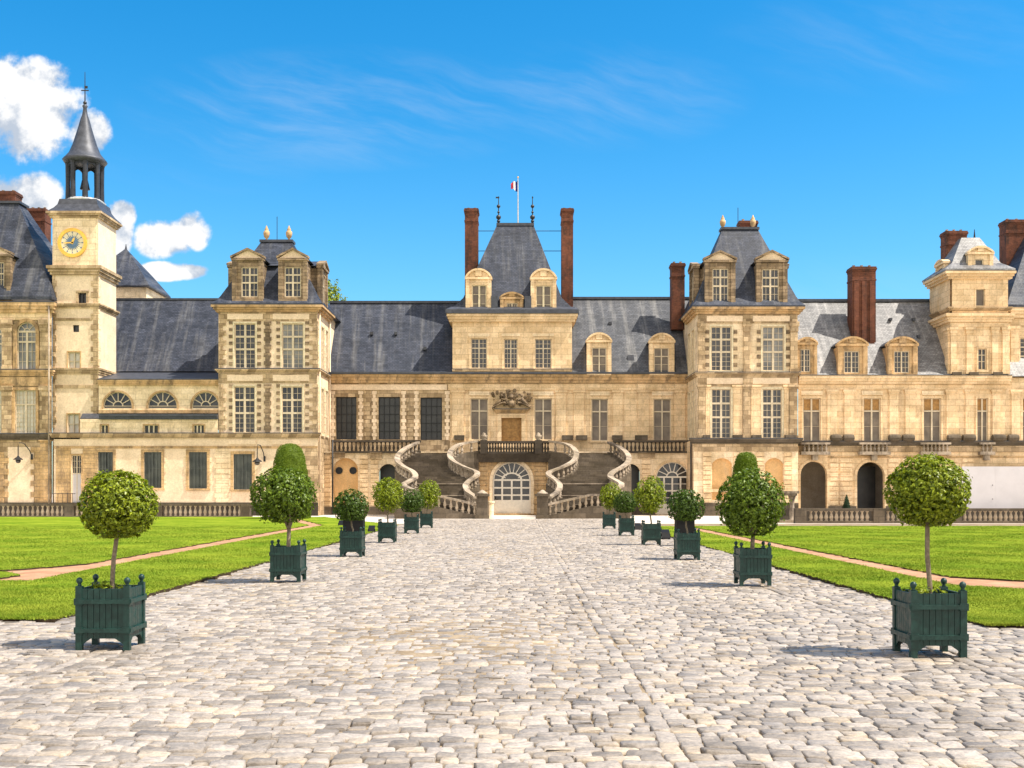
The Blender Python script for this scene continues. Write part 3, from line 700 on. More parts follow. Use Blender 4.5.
MB().rings([(rx0 - .3, rx1 + .25, YP - .3, YP + 8.3, z0), (rx0 - .3, rx1 + .25, YP - .3, YP + 8.3, z0 + .2), (rx0 - .1, rx1 - .05, YP + .15, YP + 8, z0 + 1.2), (rx0 + 1, X(20, YP + 4), YP + 3.7, YP + 5, z1)]).build('roof', 'slate', root)
MB().rings([(rx0 + .9, X(20, YP + 4) + .2, YP + 3.5, YP + 5.2, z1 - .05), (rx0 + .9, X(20, YP + 4) + .2, YP + 3.5, YP + 5.2, z1 + .12)]).build('ridge_cap', 'lead', root)
chimney(root, X(-12, 88), X(18.5, 88), 87.4, 88.6, z0 + 2, Z(193, 88), pots=3)
chimney(root, X(30, 92), X(48, 92), 91.4, 92.6, z0 + 2, Z(210, 92), pots=3)
B.dormer(-16, 11, 246, 301, 3.0, (-10, 4, 262, 297), 'tri', 'weathered', wkw=dict(rows=(.33, .67), sub=(2, (2, 4))))

# ---- clock tower
YT = 83.6; tx0, tx1, ty1 = X(52.5, YT), X(98, YT), YT + 3.75
root = thing('clock_tower', 'square cream clock tower with gold-ringed clock and dark open bell lantern on top', 'tower', ((tx0 + tx1) / 2, YT + 1.9, 0))
B = Bld(root, Fr('front', YT)); S = B.at(Fr('right', tx1, YT))
ops = [(78.5, 86.5, 293, 304), (73, 79, 325, 332), (68, 80, 352, 370), (67.5, 79, 414, 434)]
B.wall(52.5, 98, 212, 500, ops, 'plaster', z0=0); S.wall(YT, ty1, 212, 500, (), 'plaster', z0=0)
tb = MB(); tb.poly([(tx0, YT, 0), (tx0, ty1, 0), (tx0, ty1, Z(212, YT)), (tx0, YT, Z(212, YT))]); tb.poly([(tx0, ty1, 0), (tx1, ty1, 0), (tx1, ty1, Z(212, YT)), (tx0, ty1, Z(212, YT))]); tb.build('wall', 'plaster', root)
B.bx('clock_panel', 54, 96.5, 217, 266, -.05, .05, 'ashlar_pale')
def band(t, bo, dd, mat='trim'):
    z0_, z1_ = Z(bo, YT), Z(t, YT); mb = MB()
    for k in range(3):
        e = dd * (.4 + .3 * k); mb.box(tx0 - e, tx1 + e, YT - e, ty1 + e, z0_ + (z1_ - z0_) * k / 3, z0_ + (z1_ - z0_) * (k + 1) / 3)
    mb.build('cornice', mat, root)
band(212, 218, .36, 'rough'); band(266, 275, .34, 'rough'); band(303.5, 308, .22, 'rough'); band(368, 374, .18, 'rough')
for t_, b_ in ((275, 303), (308, 368), (374, 428)): B.quoin(93.5, 98.3, t_, b_, .38, .18, .05, 'rough', side=-1); B.quoin(52.5, 55, t_, b_, .38, .12, .05, 'rough', side=1)
for t_, b_ in ((275, 303), (308, 366)): S.quoin(YT - .02, YT + .3, t_, b_, .38, .16, .05, 'ashlar_pale', side=1)
B.surround(78.5, 86.5, 293, 304, .16, .08, 'rough'); B.win(78.5, 86.5, 293, 304, cols=2, rows=(1,), bar=.06, sub=None, fmat='iron', pmat='night')
B.win(73, 79, 325, 332, cols=1, rows=(1,), sub=None, fmat='iron', pmat='night')
B.win(68, 80, 352, 370, cols=2, rows=(.5, .5), bar=.08, sub=(1, 1), pmat='curtain_white'); B.surround(68, 80, 352, 370, .08, .04, 'trim')
B.win(67.5, 79, 414, 434, cols=2, rows=(.5, .5), bar=.08, sub=(1, 1), pmat='curtain_white'); B.surround(67.5, 79, 414, 434, .08, .04, 'trim')
B.bx('string_course', 56, 92, 385, 388, -.04, .05, 'rough'); B.bx('string_course', 55, 92, 318, 320.5, -.04, .05, 'rough')
# clock
cxk, czk, yk = X(73, YT), Z(243, YT), YT - .06
def disc(r, y0, y1, mat, name, par, r0=0.0, n=48):
    mb = MB()
    for i in range(n):
        a0, a1 = 2 * math.pi * i / n, 2 * math.pi * (i + 1) / n
        p = lambda r_, a, y: (cxk + r_ * math.cos(a), y, czk + r_ * math.sin(a))
        mb.poly([p(r0, a0, y0), p(r, a0, y0), p(r, a1, y0), p(r0, a1, y0)] if r0 else [(cxk, y0, czk), p(r, a0, y0), p(r, a1, y0)])
        mb.poly([p(r, a0, y0), p(r, a0, y1), p(r, a1, y1), p(r, a1, y0)])
        if r0: mb.poly([p(r0, a0, y0), p(r0, a1, y0), p(r0, a1, y1), p(r0, a0, y1)])
    return mb.build(name, mat, par)
face = disc(1.0, yk - .05, yk, 'clockwhite', 'clock_face', root)
disc(1.06, yk - .12, yk, 'gold', 'clock_rim', face, .84); disc(.82, yk - .062, yk - .05, 'clockwhite', 'clock_dial', face, .6)
st = MB()
for i in range(24):                                     # blue star burst
    a = math.pi * i / 12; r1 = .66 if i % 2 == 0 else .56
    p = lambda r_, a_: (cxk + r_ * math.sin(a_), yk - .07, czk + r_ * math.cos(a_))
    st.poly([p(.0, a), p(.38, a - .12), p(r1, a), p(.38, a + .12)])
for i in range(12):                                     # hour strokes
    a = math.pi * i / 6; p = lambda r_, o: (cxk + r_ * math.sin(a) + o * math.cos(a), yk - .071, czk + r_ * math.cos(a) - o * math.sin(a))
    st.poly([p(.66, -.03), p(.79, -.035), p(.79, .035), p(.66, .03)])
st.build('clock_markings', 'clockblue', face)
disc(.30, yk - .075, yk - .05, 'clockblue', 'clock_centre', face)
for nm, a, ln, wd in (('clock_hand', R(-92), .66, .045), ('clock_hand', R(22), .42, .07)):
    p = lambda r_, o: (cxk + r_ * math.sin(a) + o * math.cos(a), czk + r_ * math.cos(a) - o * math.sin(a))
    hm = MB(); pl = [p(-.1, -wd), p(-.1, wd), p(ln * .7, wd), p(ln, 0), p(ln * .7, -wd)]
    hm.poly([(x, yk - .095, z) for x, z in pl]); hm.poly([(x, yk - .08, z) for x, z in pl][::-1]); hm.build(nm, 'gold', face)
# lantern
lx, ly = (tx0 + tx1) / 2, YT + 1.87
zt = lambda py: Z(py, ly - 1.3 * min(1, max(0, (py - 104) / 50)))
hw = (tx1 - tx0) / 2 + .35
MB().rings([(lx - hw, lx + hw, ly - hw, ly + hw, Z(212.2, YT)), (lx - hw, lx + hw, ly - hw, ly + hw, Z(211.2, YT)), (lx - 1.66, lx + 1.66, ly - 1.66, ly + 1.66, zt(208.6)), (lx - 1.46, lx + 1.46, ly - 1.46, ly + 1.46, zt(204.6)), (lx - 1.36, lx + 1.36, ly - 1.36, ly + 1.36, zt(199))]).build('roof', 'lead', root)
MB().lathe([(1.45, zt(200)), (1.5, zt(198)), (1.36, zt(196.5)), (1.3, zt(196)), (.2, zt(195.9))], lx, ly, 8, R(22.5)).build('lantern_base', 'leadpale', root)
for i in range(8):
    a = R(22.5 + 45 * i); MB().lathe([(.22, zt(197)), (.19, zt(195)), (.17, zt(180)), (.19, zt(162)), (.24, zt(159))], lx + 1.18 * math.cos(a), ly + 1.18 * math.sin(a), 8).build('column', 'lead_dark', root)
    # arch heads between columns
    a2 = R(45 * i + 45); c0 = np.array((lx + 1.18 * math.cos(a), ly + 1.18 * math.sin(a))); c1 = np.array((lx + 1.18 * math.cos(a + R(45)), ly + 1.18 * math.sin(a + R(45))))
    mb = MB(); n = 8; zs_, zc = zt(167.5), zt(157)
    for k in range(n):
        f0, f1 = k / n, (k + 1) / n; p0, p1 = c0 + (c1 - c0) * f0, c0 + (c1 - c0) * f1
        h0, h1 = zs_ + .42 * math.sin(math.pi * f0), zs_ + .42 * math.sin(math.pi * f1)
        o = np.array((math.cos(a + R(22.5)), math.sin(a + R(22.5)))) * .06
        mb.hexa([(*(p0 + o), h0), (*(p1 + o), h1), (*(p1 - o), h1), (*(p0 - o), h0)], [(*(p0 + o), zc), (*(p1 + o), zc), (*(p1 - o), zc), (*(p0 - o), zc)])
    mb.build('arch_head', 'lead_dark', root)
MB().lathe([(.12, zt(185)), (.36, zt(184.8)), (.30, zt(181)), (.22, zt(176)), (.1, zt(174)), (.03, zt(171)), (.03, zt(160))], lx, ly, 14).build('bell', 'iron', root, True)
MB().lathe([(1.38, zt(160)), (1.52, zt(158)), (1.6, zt(156.2)), (1.5, zt(154.8)), (1.12, zt(149)), (.86, zt(141)), (.64, zt(132)), (.45, zt(124)), (.32, zt(118)), (.2, zt(114)), (.13, zt(108)), (.2, zt(106)), (.06, zt(104))], lx, ly, 16).build('spire', 'lead', root, True)
mb = MB().tube([(lx, ly, zt(106)), (lx, ly, zt(72))], [.05, .02], 6); mb.ball((lx, ly, zt(103)), .14); mb.box(lx - .28, lx + .28, ly - .02, ly + .02, zt(91), zt(90)); mb.box(lx - .04, lx + .2, ly - .015, ly + .015, zt(88.5), zt(86)); mb.build('weather_vane', 'iron', root)

# ---- chapel wing with low front range
YW, YL = 88.0, 82.8
root = thing('chapel_wing', 'low cream wing with three half-round windows and plain slate roof beside the clock tower', 'building', (X(160, YW), YW, 0))
YK = 83.5
B = Bld(root, Fr('front', YK))
lun = [(103.5, 132, 392, 408.5, 14), (148, 177, 392, 408.5, 14), (192, 219, 392, 408.5, 14)]
B.wall(98.6, 224, 384, 430, lun, 'ashlar_pale')
for a in lun: B.win(*a, cols=0, fan=6, bar=.05, subbar=.05, rec=.12, fmat='frame', pmat='glass', edge=.05); B.surround(*a[:4], .13, .05, 'trim', rise=14, sill=False)
B.cornice(98.8, 224, 380, 385.5, .26, 'trim', ends=(0, 0)); B.bx('string_course', 99, 224, 410, 413, -.05, .10, 'trim')
ap = MB(); q0, q1 = X(98.8, YK), X(224, YK)
ap.hexa([(q0, YK - .3, Z(380, YK)), (q1, YK - .3, Z(380, YK)), (q1, YW + .3, Z(380, YK)), (q0, YW + .3, Z(380, YK))], [(q0, YK - .3, Z(379.2, YK)), (q1, YK - .3, Z(379.2, YK)), (q1, YW + .3, Z(371, YW)), (q0, YW + .3, Z(371, YW))]); ap.build('lean_to_roof', 'lead', root)
za, zb_ = Z(372, YW), Z(300, YW + 4.6); xa, xb = X(84, YW), X(226, YW)
rf = MB(); rf.hexa([(xa, YW - .5, za), (xb, YW - .5, za), (xb, YW + 9.5, za), (xa, YW + 9.5, za)], [(xa, YW + 4.5, zb_), (xb, YW + 4.5, zb_), (xb, YW + 4.7, zb_), (xa, YW + 4.7, zb_)]); rf.build('roof', 'slate', root)
MB().box(xa, xb, YW + 4.4, YW + 4.8, zb_ - .05, zb_ + .12).build('ridge_cap', 'lead', root)
# lead lean-to roof between clerestory and low range
L = B.at(Fr('front', YL))
zl0, zl1 = Z(419.3, YL), Z(413.5, YK)
lr = MB(); lr.hexa([(X(79, YL), YL + .2, zl0 - .1), (X(219, YL), YL + .2, zl0 - .1), (X(219, YL), YK, zl0 - .1), (X(79, YL), YK, zl0 - .1)], [(X(79, YL), YL + .2, zl0 + .1), (X(219, YL), YL + .2, zl0 + .1), (X(219, YL), YK, zl1), (X(79, YL), YK, zl1)]); lr.build('lean_to_roof', 'lead', root)
L.cornice(100, 218, 414.5, 419.5, .30, 'lead', ends=(0, 0), name='gutter')
low = [(98, 113, 452, 489), (144, 161.5, 452, 488), (189, 207, 452, 488.5), (233.5, 252, 454, 489.5)]
slit = [(101, 108, 425, 433.5), (144, 158, 425, 433.5), (193.5, 204, 425, 433.5)]
door = [(71.5, 81.5, 455, 508)]
L.wall(54, 318, 437, 520, low + door, 'plaster', z0=0); L.wall(80, 218, 419, 437, slit, 'ashlar_pale')
for a in slit: L.win(*a, cols=2 if a[1] - a[0] < 8 else 3, rows=(1,), bar=.1, sub=None, pmat='night', fmat='mullion', edge=.04); L.surround(*a, .08, .04, 'trim', sill=False)
for a in low: L.win(*a, **SHUT); L.surround(*a, .2, .05, 'rubble')
for a in low[1:]:
    L.quoin(a[0] - 2.9, a[0] - 2.6, a[2] - 1, a[3] + 1, .38, .14, .035, 'ashlar_pale', side=-1); L.quoin(a[1] + 2.6, a[1] + 2.9, a[2] - 1, a[3] + 1, .38, .14, .035, 'ashlar_pale', side=1)
L.cornice(54, 317.4, 433.5, 437.8, .26, 'rough'); L.bx('string_course', 54, 317.6, 446, 448.3, -.05, .05, 'trim')
for a, b_ in ((216, 229), (83, 96)): L.quoin(a, b_, 448.5, 503, .37, .14, .045, 'ashlar_pale' if a > 100 else 'rubble')
L.bx('rubble_patch', 56, 71, 447, 503, -.05, .03, 'rubble'); L.quoin(305, 317.8, 448.5, 510, .4, .1, .05, 'rough', side=-1)
L.bx('panel', 229, 256, 439.5, 444.5, -.05, .06, 'plaster'); L.bx('panel', 272, 300, 439.5, 444.5, -.05, .06, 'plaster')
dr = L.win(71.5, 81.5, 455, 508, cols=2, rows=(.35, .65), bar=.06, sub=(2, (3, 1)), subbar=.025, pmat='glass', name='door', edge=.06)
L.bx('door_panel', 72.2, 81, 473, 508, -.2, -.1, 'white', dr); L.surround(71.5, 81.5, 455, 508, .08, .05, 'trim', sill=False)
zs0 = Z(437, YL); MB().box(X(54, YL), X(80, YL), YL, YT + .1, zs0 - .15, zs0 + .1).build('lean_to_roof', 'lead', root)
L.bx('base_course', 54, 318, 502.5, 520, -.05, .08, 'black_stone'); L.bx('base_course', -90, 53.5, 502.5, 520, -.3, .06, 'black_stone')
mb = MB()
zg = Z(493, YL - 1)
for k in range(5): mb.tube([(X(58, YL) + k * .35, YL - .9, 0), (X(58, YL) + k * .35, YL - .9, zg)], .02, 5)
mb.tube([(X(58, YL) - .1, YL - .9, zg - .05), (X(58, YL) + 1.6, YL - .9, zg - .05)], .025, 5)
tag(mb.build('iron_railing', 'iron'), 'short black iron railing beside the small white door', 'railing')

# ---- the two matching corner pavilions (left one over the low range)
def corner_pavilion(root, a, b_, side, upper, lower, bands, roof, dorm, sided, ridge, mats, ground=True):
    Y = 83.0; D = 5.2
    B = Bld(root, Fr('front', Y)); x0, x1 = X(a, Y), X(b_, Y)
    sx = x1 if side == 'right' else x0
    S = B.at(Fr(side, sx, Y)); wallm, quo = mats
    t2, c2, t1, c1, base = bands            # top, upper sill, first-floor top, first-floor sill, foot
    foot = 520 if ground else base
    B.wall(a, b_, t2, foot, upper + lower, wallm, z0=0 if ground else Z(base, Y))
    for w_ in upper + lower: B.win(*w_, **{**PAV6, 'pmat': random.choice(['glass', 'glass', 'curtain_blue'])}); B.surround(*w_, .12, .05, 'mullion')
    sw = [(Y + 1.5, Y + 2.5, upper[0][2], upper[0][3]), (Y + 3.4, Y + 4.4, upper[0][2], upper[0][3]), (Y + 1.5, Y + 2.5, lower[0][2], lower[0][3]), (Y + 3.4, Y + 4.4, lower[0][2], lower[0][3])]
    S.wall(Y, Y + D, t2, foot, sw, wallm, z0=0 if ground else Z(base, Y))
    for w_ in sw: S.win(*w_, **PAV6); S.surround(*w_, .12, .05, 'mullion')
    ox = x0 if side == 'right' else x1
    mb = MB(); zt_ = Z(t2, Y); zf = 0 if ground else Z(base, Y)
    mb.poly([(ox, Y, zf), (ox, Y + D + 3, zf), (ox, Y + D + 3, zt_), (ox, Y, zt_)]); mb.poly([(x0, Y + D + 3, zf), (x1, Y + D + 3, zf), (x1, Y + D + 3, zt_), (x0, Y + D + 3, zt_)]); mb.poly([(sx, Y + D, zf), (sx, Y + D + 3, zf), (sx, Y + D + 3, zt_), (sx, Y + D, zt_)]); mb.build('wall', wallm, root)
    def ring(t, bo, dd, mat):
        z0_, z1_ = Z(bo, Y), Z(t, Y); mb = MB()
        for k in range(3):
            e = dd * (.4 + .3 * k); mb.box(x0 - e, x1 + e, Y - e, Y + D - .02, z0_ + (z1_ - z0_) * k / 3, z0_ + (z1_ - z0_) * (k + 1) / 3)
        cn_ = mb.build('cornice', mat, root)
        e = dd * 1.03; MB().box(x0 - e, x1 + e, Y - e, Y + D - .02, z1_ + .001, z1_ + .06).build('shade_flashing', 'lead', cn_)  # dark lead line put in for the missing overhang shade
    ring(t2 - .5, t2 + 6, .45, 'trim'); ring(c2 + .2, c2 + 3.4, .22, 'rough')
    B.bx('frieze', a + .3, b_ - .3, t2 + 6.2, t2 + 15, -.05, .05, 'rough')
    mid = (a + b_) / 2
    for p0, p1 in ((a + 9, mid - 5), (mid + 5, b_ - 8)): B.bx('panel', p0, p1, t2 + 8, t2 + 13.5, -.05, .09, 'plaster'); B.bx('panel', p0, p1, t1 - 11, t1 - 5, -.05, .09, 'plaster')
    B.bx('frieze', a + .3, b_ - .3, t1 - 13, t1 - 3, -.05, .05, 'rough')
    return B, S, x0, x1, Y, D
def flared_roof(root, x0, x1, Y, D, z0, z1, rx0, rx1, ry0, ry1, mat):
    e = .45; y1 = Y + D + 3.4
    rg = [(x0 - e, x1 + e, Y - e, y1, z0), (x0 - e, x1 + e, Y - e, y1, z0 + .12)]
    H = z1 - z0
    for f, k in ((.05, .11), (.12, .19), (.25, .31), (.5, .54), (1, 1)):
        rg.append((x0 - e + (rx0 - x0 + e) * k, x1 + e + (rx1 - x1 - e) * k, Y - e + (ry0 - Y + e) * k, y1 + (ry1 - y1) * k, z0 + .12 + (H - .12) * f))
    MB().rings(rg).build('roof', mat, root)
    MB().box(rx0 - .12, rx1 + .12, ry0 - .15, ry1 + .15, z1 - .06, z1 + .12).build('ridge_cap', 'lead', root)

root = thing('corner_pavilion', 'tall square pavilion of toothed stone blocks with pointed dormers, right of the half-round windows', 'building', (X(268, 83), 83, 0))
up = [(234.5, 255.5, 323.5, 368.5), (282, 303.5, 323.5, 368.5)]; lo = [(234, 255, 386.5, 433), (281.5, 302.5, 386.5, 433)]
B, S, x0, x1, Y, D = corner_pavilion(root, 218.5, 317.5, 'right', up, lo, (306, 369, 386, 433.5, 436), None, None, None, None, ('plaster', 'rough'), ground=False)
zlow = Z(436, 83)
B.at(Fr('right', x1, Y)).wall(Y, Y + D, 436, 520, (), 'rough', z0=0, off=-.01)
for t_, b_ in ((321, 369), (384, 434)):
    B.quoin(265.5, 270, t_, b_, .30, .10, .09, 'weathered'); B.quoin(219, 222.5, t_, b_, .33, .24, .08, 'rough', side=1); B.quoin(313, 317.2, t_, b_, .33, .24, .08, 'rough', side=-1)
    for w_ in up: B.quoin(w_[0] - 4.6, w_[0] - 1.9, t_, b_, .25, .06, .06, 'weathered', side=-1, skip=True); B.quoin(w_[1] + 1.9, w_[1] + 4.6, t_, b_, .25, .06, .06, 'weathered', side=1, skip=True)
    S.quoin(Y, Y + .5, t_, b_, .30, .16, .06, 'ashlar_pale', side=1); S.quoin(Y + 2.75, Y + 3.15, t_, b_, .28, .10, .06, 'ashlar_pale')
flared_roof(root, x0, x1, Y, D, Z(305.5, 83), Z(242, 86.6), X(262, 86.6), X(292, 86.6), 86.4, 87.2, 'slate')
for a in ((232, 263.5, 248, 301, (241.2, 258, 267, 297)), (278.3, 307.5, 248, 301, (284.5, 301, 267, 297))): B.at(Fr('front', 82.95)).dormer(*a[:4], 2.6, a[4], 'tri', 'weathered', wkw=dict(rows=(.26, .26, .48), sub=(2, (1, 1, 2)), bar=.12))
B.at(Fr('right', x1 - .05, 83)).dormer(Y + 1.9, Y + 4.3, 252, 301, 2.4, (Y + 2.55, Y + 3.65, 268, 297), 'tri', 'weathered')
B.at(Fr('left', x0 + .35, 83)).dormer(Y + 1.7, Y + 4.1, 253, 301, 2.4, (Y + 2.4, Y + 3.5, 268, 297), 'tri', 'weathered')
for px in (266, 288.5): urn(root, X(px, 86.6), 86.8, Z(241.5, 86.6), 1.25, 'trim', 'finial')
MB().tube([(X(276.5, 86.6), 86.8, Z(242, 86.6)), (X(276.5, 86.6), 86.8, Z(216, 86.6))], .025, 5).build('lightning_rod', 'iron', root)
drainpipe(root, x1 + .12, Y + .25, 0, Z(312, 83), 'plaster'); drainpipe(root, x1 + .12, Y + 4.7, 0, Z(312, 83), 'plaster')

# ---- right corner pavilion
root = thing('corner_pavilion', 'tall smooth stone pavilion with pointed dormers and brick stack on ridge, right of stairs', 'building', (X(747, 83), 83, 0))
up = [(711, 731.5, 326.5, 371), (762.5, 784, 326.5, 371)]; lo = [(711.5, 731, 389, 438.5), (762.5, 782, 389, 438.5)]
nich = [(712, 733, 461, 501, 9), (765, 783, 461, 501, 8)]
B, S, x0, x1, Y, D = corner_pavilion(root, 697.5, 797.5, 'left', up, lo, (308, 372.5, 389, 439, 520), None, None, None, None, ('ashlar_pale', 'ashlar'))
for w_ in up:
    B.quoin(w_[0] - 4.6, w_[0] - 1.9, 326, 371, .3, .08, .05, 'weathered', side=-1, skip=True); B.quoin(w_[1] + 1.9, w_[1] + 4.6, 326, 371, .3, .08, .05, 'weathered', side=1, skip=True)
for a, b_ in ((698, 704.5), (743.5, 749.5), (790, 797.2)): B.pilaster(a, b_, 322, 372, .18, 'rough', .7)
for a, b_ in ((698, 705), (743, 750), (789, 797)): B.pilaster(a, b_, 385, 439, .16, 'rough', .3)
for a, b_ in ((705.5, 709.5), (733, 742), (751, 760.5), (784, 788.5)): B.pilaster(a, b_, 385, 439, .08, 'ashlar', .3)
# ground floor of rusticated piers with blind niches, standing a little proud
Gd = B.at(Fr('front', 82.7)); x0g = X(693.5, 82.7)
for a, b_ in ((703, 711), (733.5, 741), (756, 764), (784, 792)): Gd.quoin(a, b_, 452, 503, .33, 0, .10, 'ashlar', name='rusticated_pier', gap=.028)
Gd.wall(693.5, 798, 440, 520, [(712, 732, 458, 500, 6), (765, 783.5, 458, 500, 6)], 'ashlar_pale', z0=0, dep=.28)
for a in ((712, 732), (765, 783.5)): Gd.bx('niche_back', a[0] - .5, a[1] + .5, 457, 501, -.34, -.27, 'orange')
Gd.at(Fr('left', x0g, 82.7)).wall(82.7, 88, 440, 520, (), 'ashlar', z0=0)
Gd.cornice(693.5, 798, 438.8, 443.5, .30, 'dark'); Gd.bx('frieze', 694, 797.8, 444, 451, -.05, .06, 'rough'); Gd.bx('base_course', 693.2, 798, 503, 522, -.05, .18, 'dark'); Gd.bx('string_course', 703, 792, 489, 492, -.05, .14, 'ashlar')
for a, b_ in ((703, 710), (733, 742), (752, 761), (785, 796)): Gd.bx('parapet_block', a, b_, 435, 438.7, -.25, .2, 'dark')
flared_roof(root, x0, x1, Y, D, Z(307.5, 83), Z(229.5, 86.6), X(722, 86.6), X(757, 86.6), 86.4, 87.2, 'slate')
for a in ((704.5, 735.5, 250.5, 305, (712.5, 728.5, 268.5, 302)), (756, 787.5, 250, 305, (762, 779, 269, 302))): B.at(Fr('front', 82.95)).dormer(*a[:4], 2.6, a[4], 'tri', 'weathered', wkw=dict(rows=(.26, .26, .48), sub=(2, (1, 1, 2)), bar=.12))
B.at(Fr('right', x1 - .35, 83)).dormer(Y + 1.9, Y + 4.2, 254, 305, 2.4, (Y + 2.5, Y + 3.6, 268, 301), 'tri', 'weathered')
B.at(Fr('left', x0 + .1, 83)).dormer(Y + 1.9, Y + 4.2, 254, 305, 2.4, (Y + 2.5, Y + 3.6, 268, 301), 'tri', 'weathered')
for px in (723.2, 753.5): urn(root, X(px, 86.6), 86.8, Z(229.5, 86.6), 1.15, 'trim', 'finial')
chimney(root, X(739, 87.6), X(756.5, 87.6), 87.3, 88.2, Z(240, 87.6), Z(221.5, 87.6), pots=2)
MB().tube([(X(738.5, 86.6), 86.8, Z(230, 86.6)), (X(738.5, 86.6), 86.8, Z(207, 86.6))], .025, 5).build('lightning_rod', 'iron', root)
for a, b_ in ((722, 740), (773, 800)):
    MB().hexa([(X(a, 82.9), 82.62, Z(306.6, 83)), (X(b_, 82.9), 82.62, Z(306.6, 83)), (X(b_, 82.9), 83.3, Z(305, 83)), (X(a + 3, 82.9), 83.3, Z(305, 83))], [(X(a, 82.9), 82.62, Z(305.6, 83)), (X(b_, 82.9), 82.62, Z(305.6, 83)), (X(b_, 82.9), 83.6, Z(300, 83)), (X(a + 8, 82.9), 83.6, Z(301, 83))]).build('lead_glint_sheet', 'leadpale', root)  # lead sheets at the eave, their white glint put into the pale colour
drainpipe(root, x0g - .12, 83.1, 0, Z(440, 83), 'iron')

# ---- main range between the pavilions
YM = 88.0
root = thing('main_wing', 'long main range with high entrance floor and slate roof running behind the horseshoe stairs', 'building', (X(512, YM), YM, 0))
B = Bld(root, Fr('front', YM))
latt = [(336, 356.5, 397, 439.5), (378.5, 400, 397, 439.5), (420.5, 442, 397.5, 440)]
tall = [(470.5, 488, 398.5, 440), (534.5, 552, 398.5, 440), (591.5, 608, 399, 441), (653.5, 671, 399, 441)]
edoor = [(501.5, 521.5, 418, 442)]
B.wall(328, 450, 376, 520, latt, 'rough', z0=4.3); B.wall(450, 700, 376, 520, tall + edoor, 'ashlar', z0=4.3)
for a in latt: B.win(*a, **LATT); B.surround(*a, .3, .04, 'rough', sill=False)
for a in tall: B.win(*a, **TALL); B.surround(*a, .13, .06, 'ashlar', hood=0); B.bx('panel', a[0] - 1.5, a[1] + 1.5, 391.5, 395.5, -.05, .09, 'ashlar_pale')
for c_ in (331.5, 359.5, 373, 402.5, 415, 446):                # wavy light render between rough blocks
    B.quoin(c_, c_ + 2.6, 391, 440, .26, .09, .055, 'plaster')
for c_ in (365.5, 408): B.quoin(c_, c_ + 5, 391, 440, .3, .08, .08, 'rough')
B.cornice(328, 700, 374.5, 383, .42, 'trim'); B.bx('gutter', 328, 699, 372.6, 374.4, -.2, .55, 'lead')
B.bx('frieze', 331, 447, 384.5, 390, -.05, .07, 'plaster'); B.bx('frieze', 448, 699, 384, 390, -.05, .08, 'ashlar')
for a, b_ in ((452, 464), (556, 566), (574, 584), (613, 622.5), (638, 649), (676, 685)): B.pilaster(a, b_, 390.5, 441, .10, 'ashlar', .35)
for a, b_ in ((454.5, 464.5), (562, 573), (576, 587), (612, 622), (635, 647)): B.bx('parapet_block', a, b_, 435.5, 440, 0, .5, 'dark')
# entrance door with carved group above
dr = B.bx('door', 501.3, 521.7, 418, 447, -.28, -.18, 'wood')
for k in range(2):
    for t_, b_ in ((421, 428), (430, 437)): B.bx('door_panel', 503.2 + k * 9, 510.4 + k * 9, t_, b_, -.19, -.15, 'wood', dr)
B.surround(501.5, 521.5, 418, 447, .32, .12, 'ashlar', sill=False); B.cornice(497.5, 525.5, 409.5, 413, .25, 'trim')
def sculpture(px0, px1, pt, pb, name, seed):
    r_ = random.Random(seed); mb = MB(); u0, u1, zb, zt_ = B.rect(px0, px1, pt, pb); uc = (u0 + u1) / 2; y = YM - .22
    H = zt_ - zb
    mb.lathe([(.01, zb + .12), (.22, zb + .16), (.27, zb + .4), (.2, zb + .62), (.09, zb + .7), (.09, zb + .78), (.01, zb + .8)], uc, y, 12)   # bust on its socle
    mb.ball((uc, y - .06, zb + .92), .15, 10); mb.ball((uc, y + .02, zb + 1.0), .2, 8)
    for s_ in (-1, 1):
        for k in range(8):                                  # broken curved pediment
            f0, f1 = k / 8, (k + 1) / 8; q = lambda f, o: (uc + s_ * (1.48 - 1.0 * f), zb + .02 + .42 * math.sin(f * 1.5) + o)
            a0, a1, a2, a3 = q(f0, 0), q(f1, 0), q(f1, .12), q(f0, .12)
            mb.hexa([(a0[0], y - .18, a0[1]), (a1[0], y - .18, a1[1]), (a1[0], y + .2, a1[1]), (a0[0], y + .2, a0[1])], [(a3[0], y - .18, a3[1]), (a2[0], y - .18, a2[1]), (a2[0], y + .2, a2[1]), (a3[0], y + .2, a3[1])])
        # reclining putto leaning on the scroll
        mb.tube([(uc + s_ * 1.35, y - .05, zb + .22), (uc + s_ * 1.05, y - .1, zb + .48), (uc + s_ * .85, y - .08, zb + .66), (uc + s_ * .78, y - .06, zb + .86)], [.07, .12, .13, .10], 8); mb.ball((uc + s_ * .76, y - .1, zb + 1.03), .11, 8)
        mb.tube([(uc + s_ * .8, y - .1, zb + .8), (uc + s_ * .55, y - .16, zb + .72), (uc + s_ * .36, y - .1, zb + .8)], [.06, .05, .04], 6)
        for k in range(34):                                 # foliage, drapery and trophies carved behind
            x_ = r_.uniform(.15, 1.5); hh = (1.45 if x_ < .4 else 1.35 - .35 * abs(x_ - 1.0)); mb.ball((uc + s_ * x_, y + r_.uniform(.02, .14), zb + r_.uniform(.25, hh)), r_.uniform(.05, .13), 6, r_.uniform(.6, 1.6))
    return mb.build(name, 'weathered', root, True)
sculpture(492, 531, 389, 409.3, 'carved_group', 4)
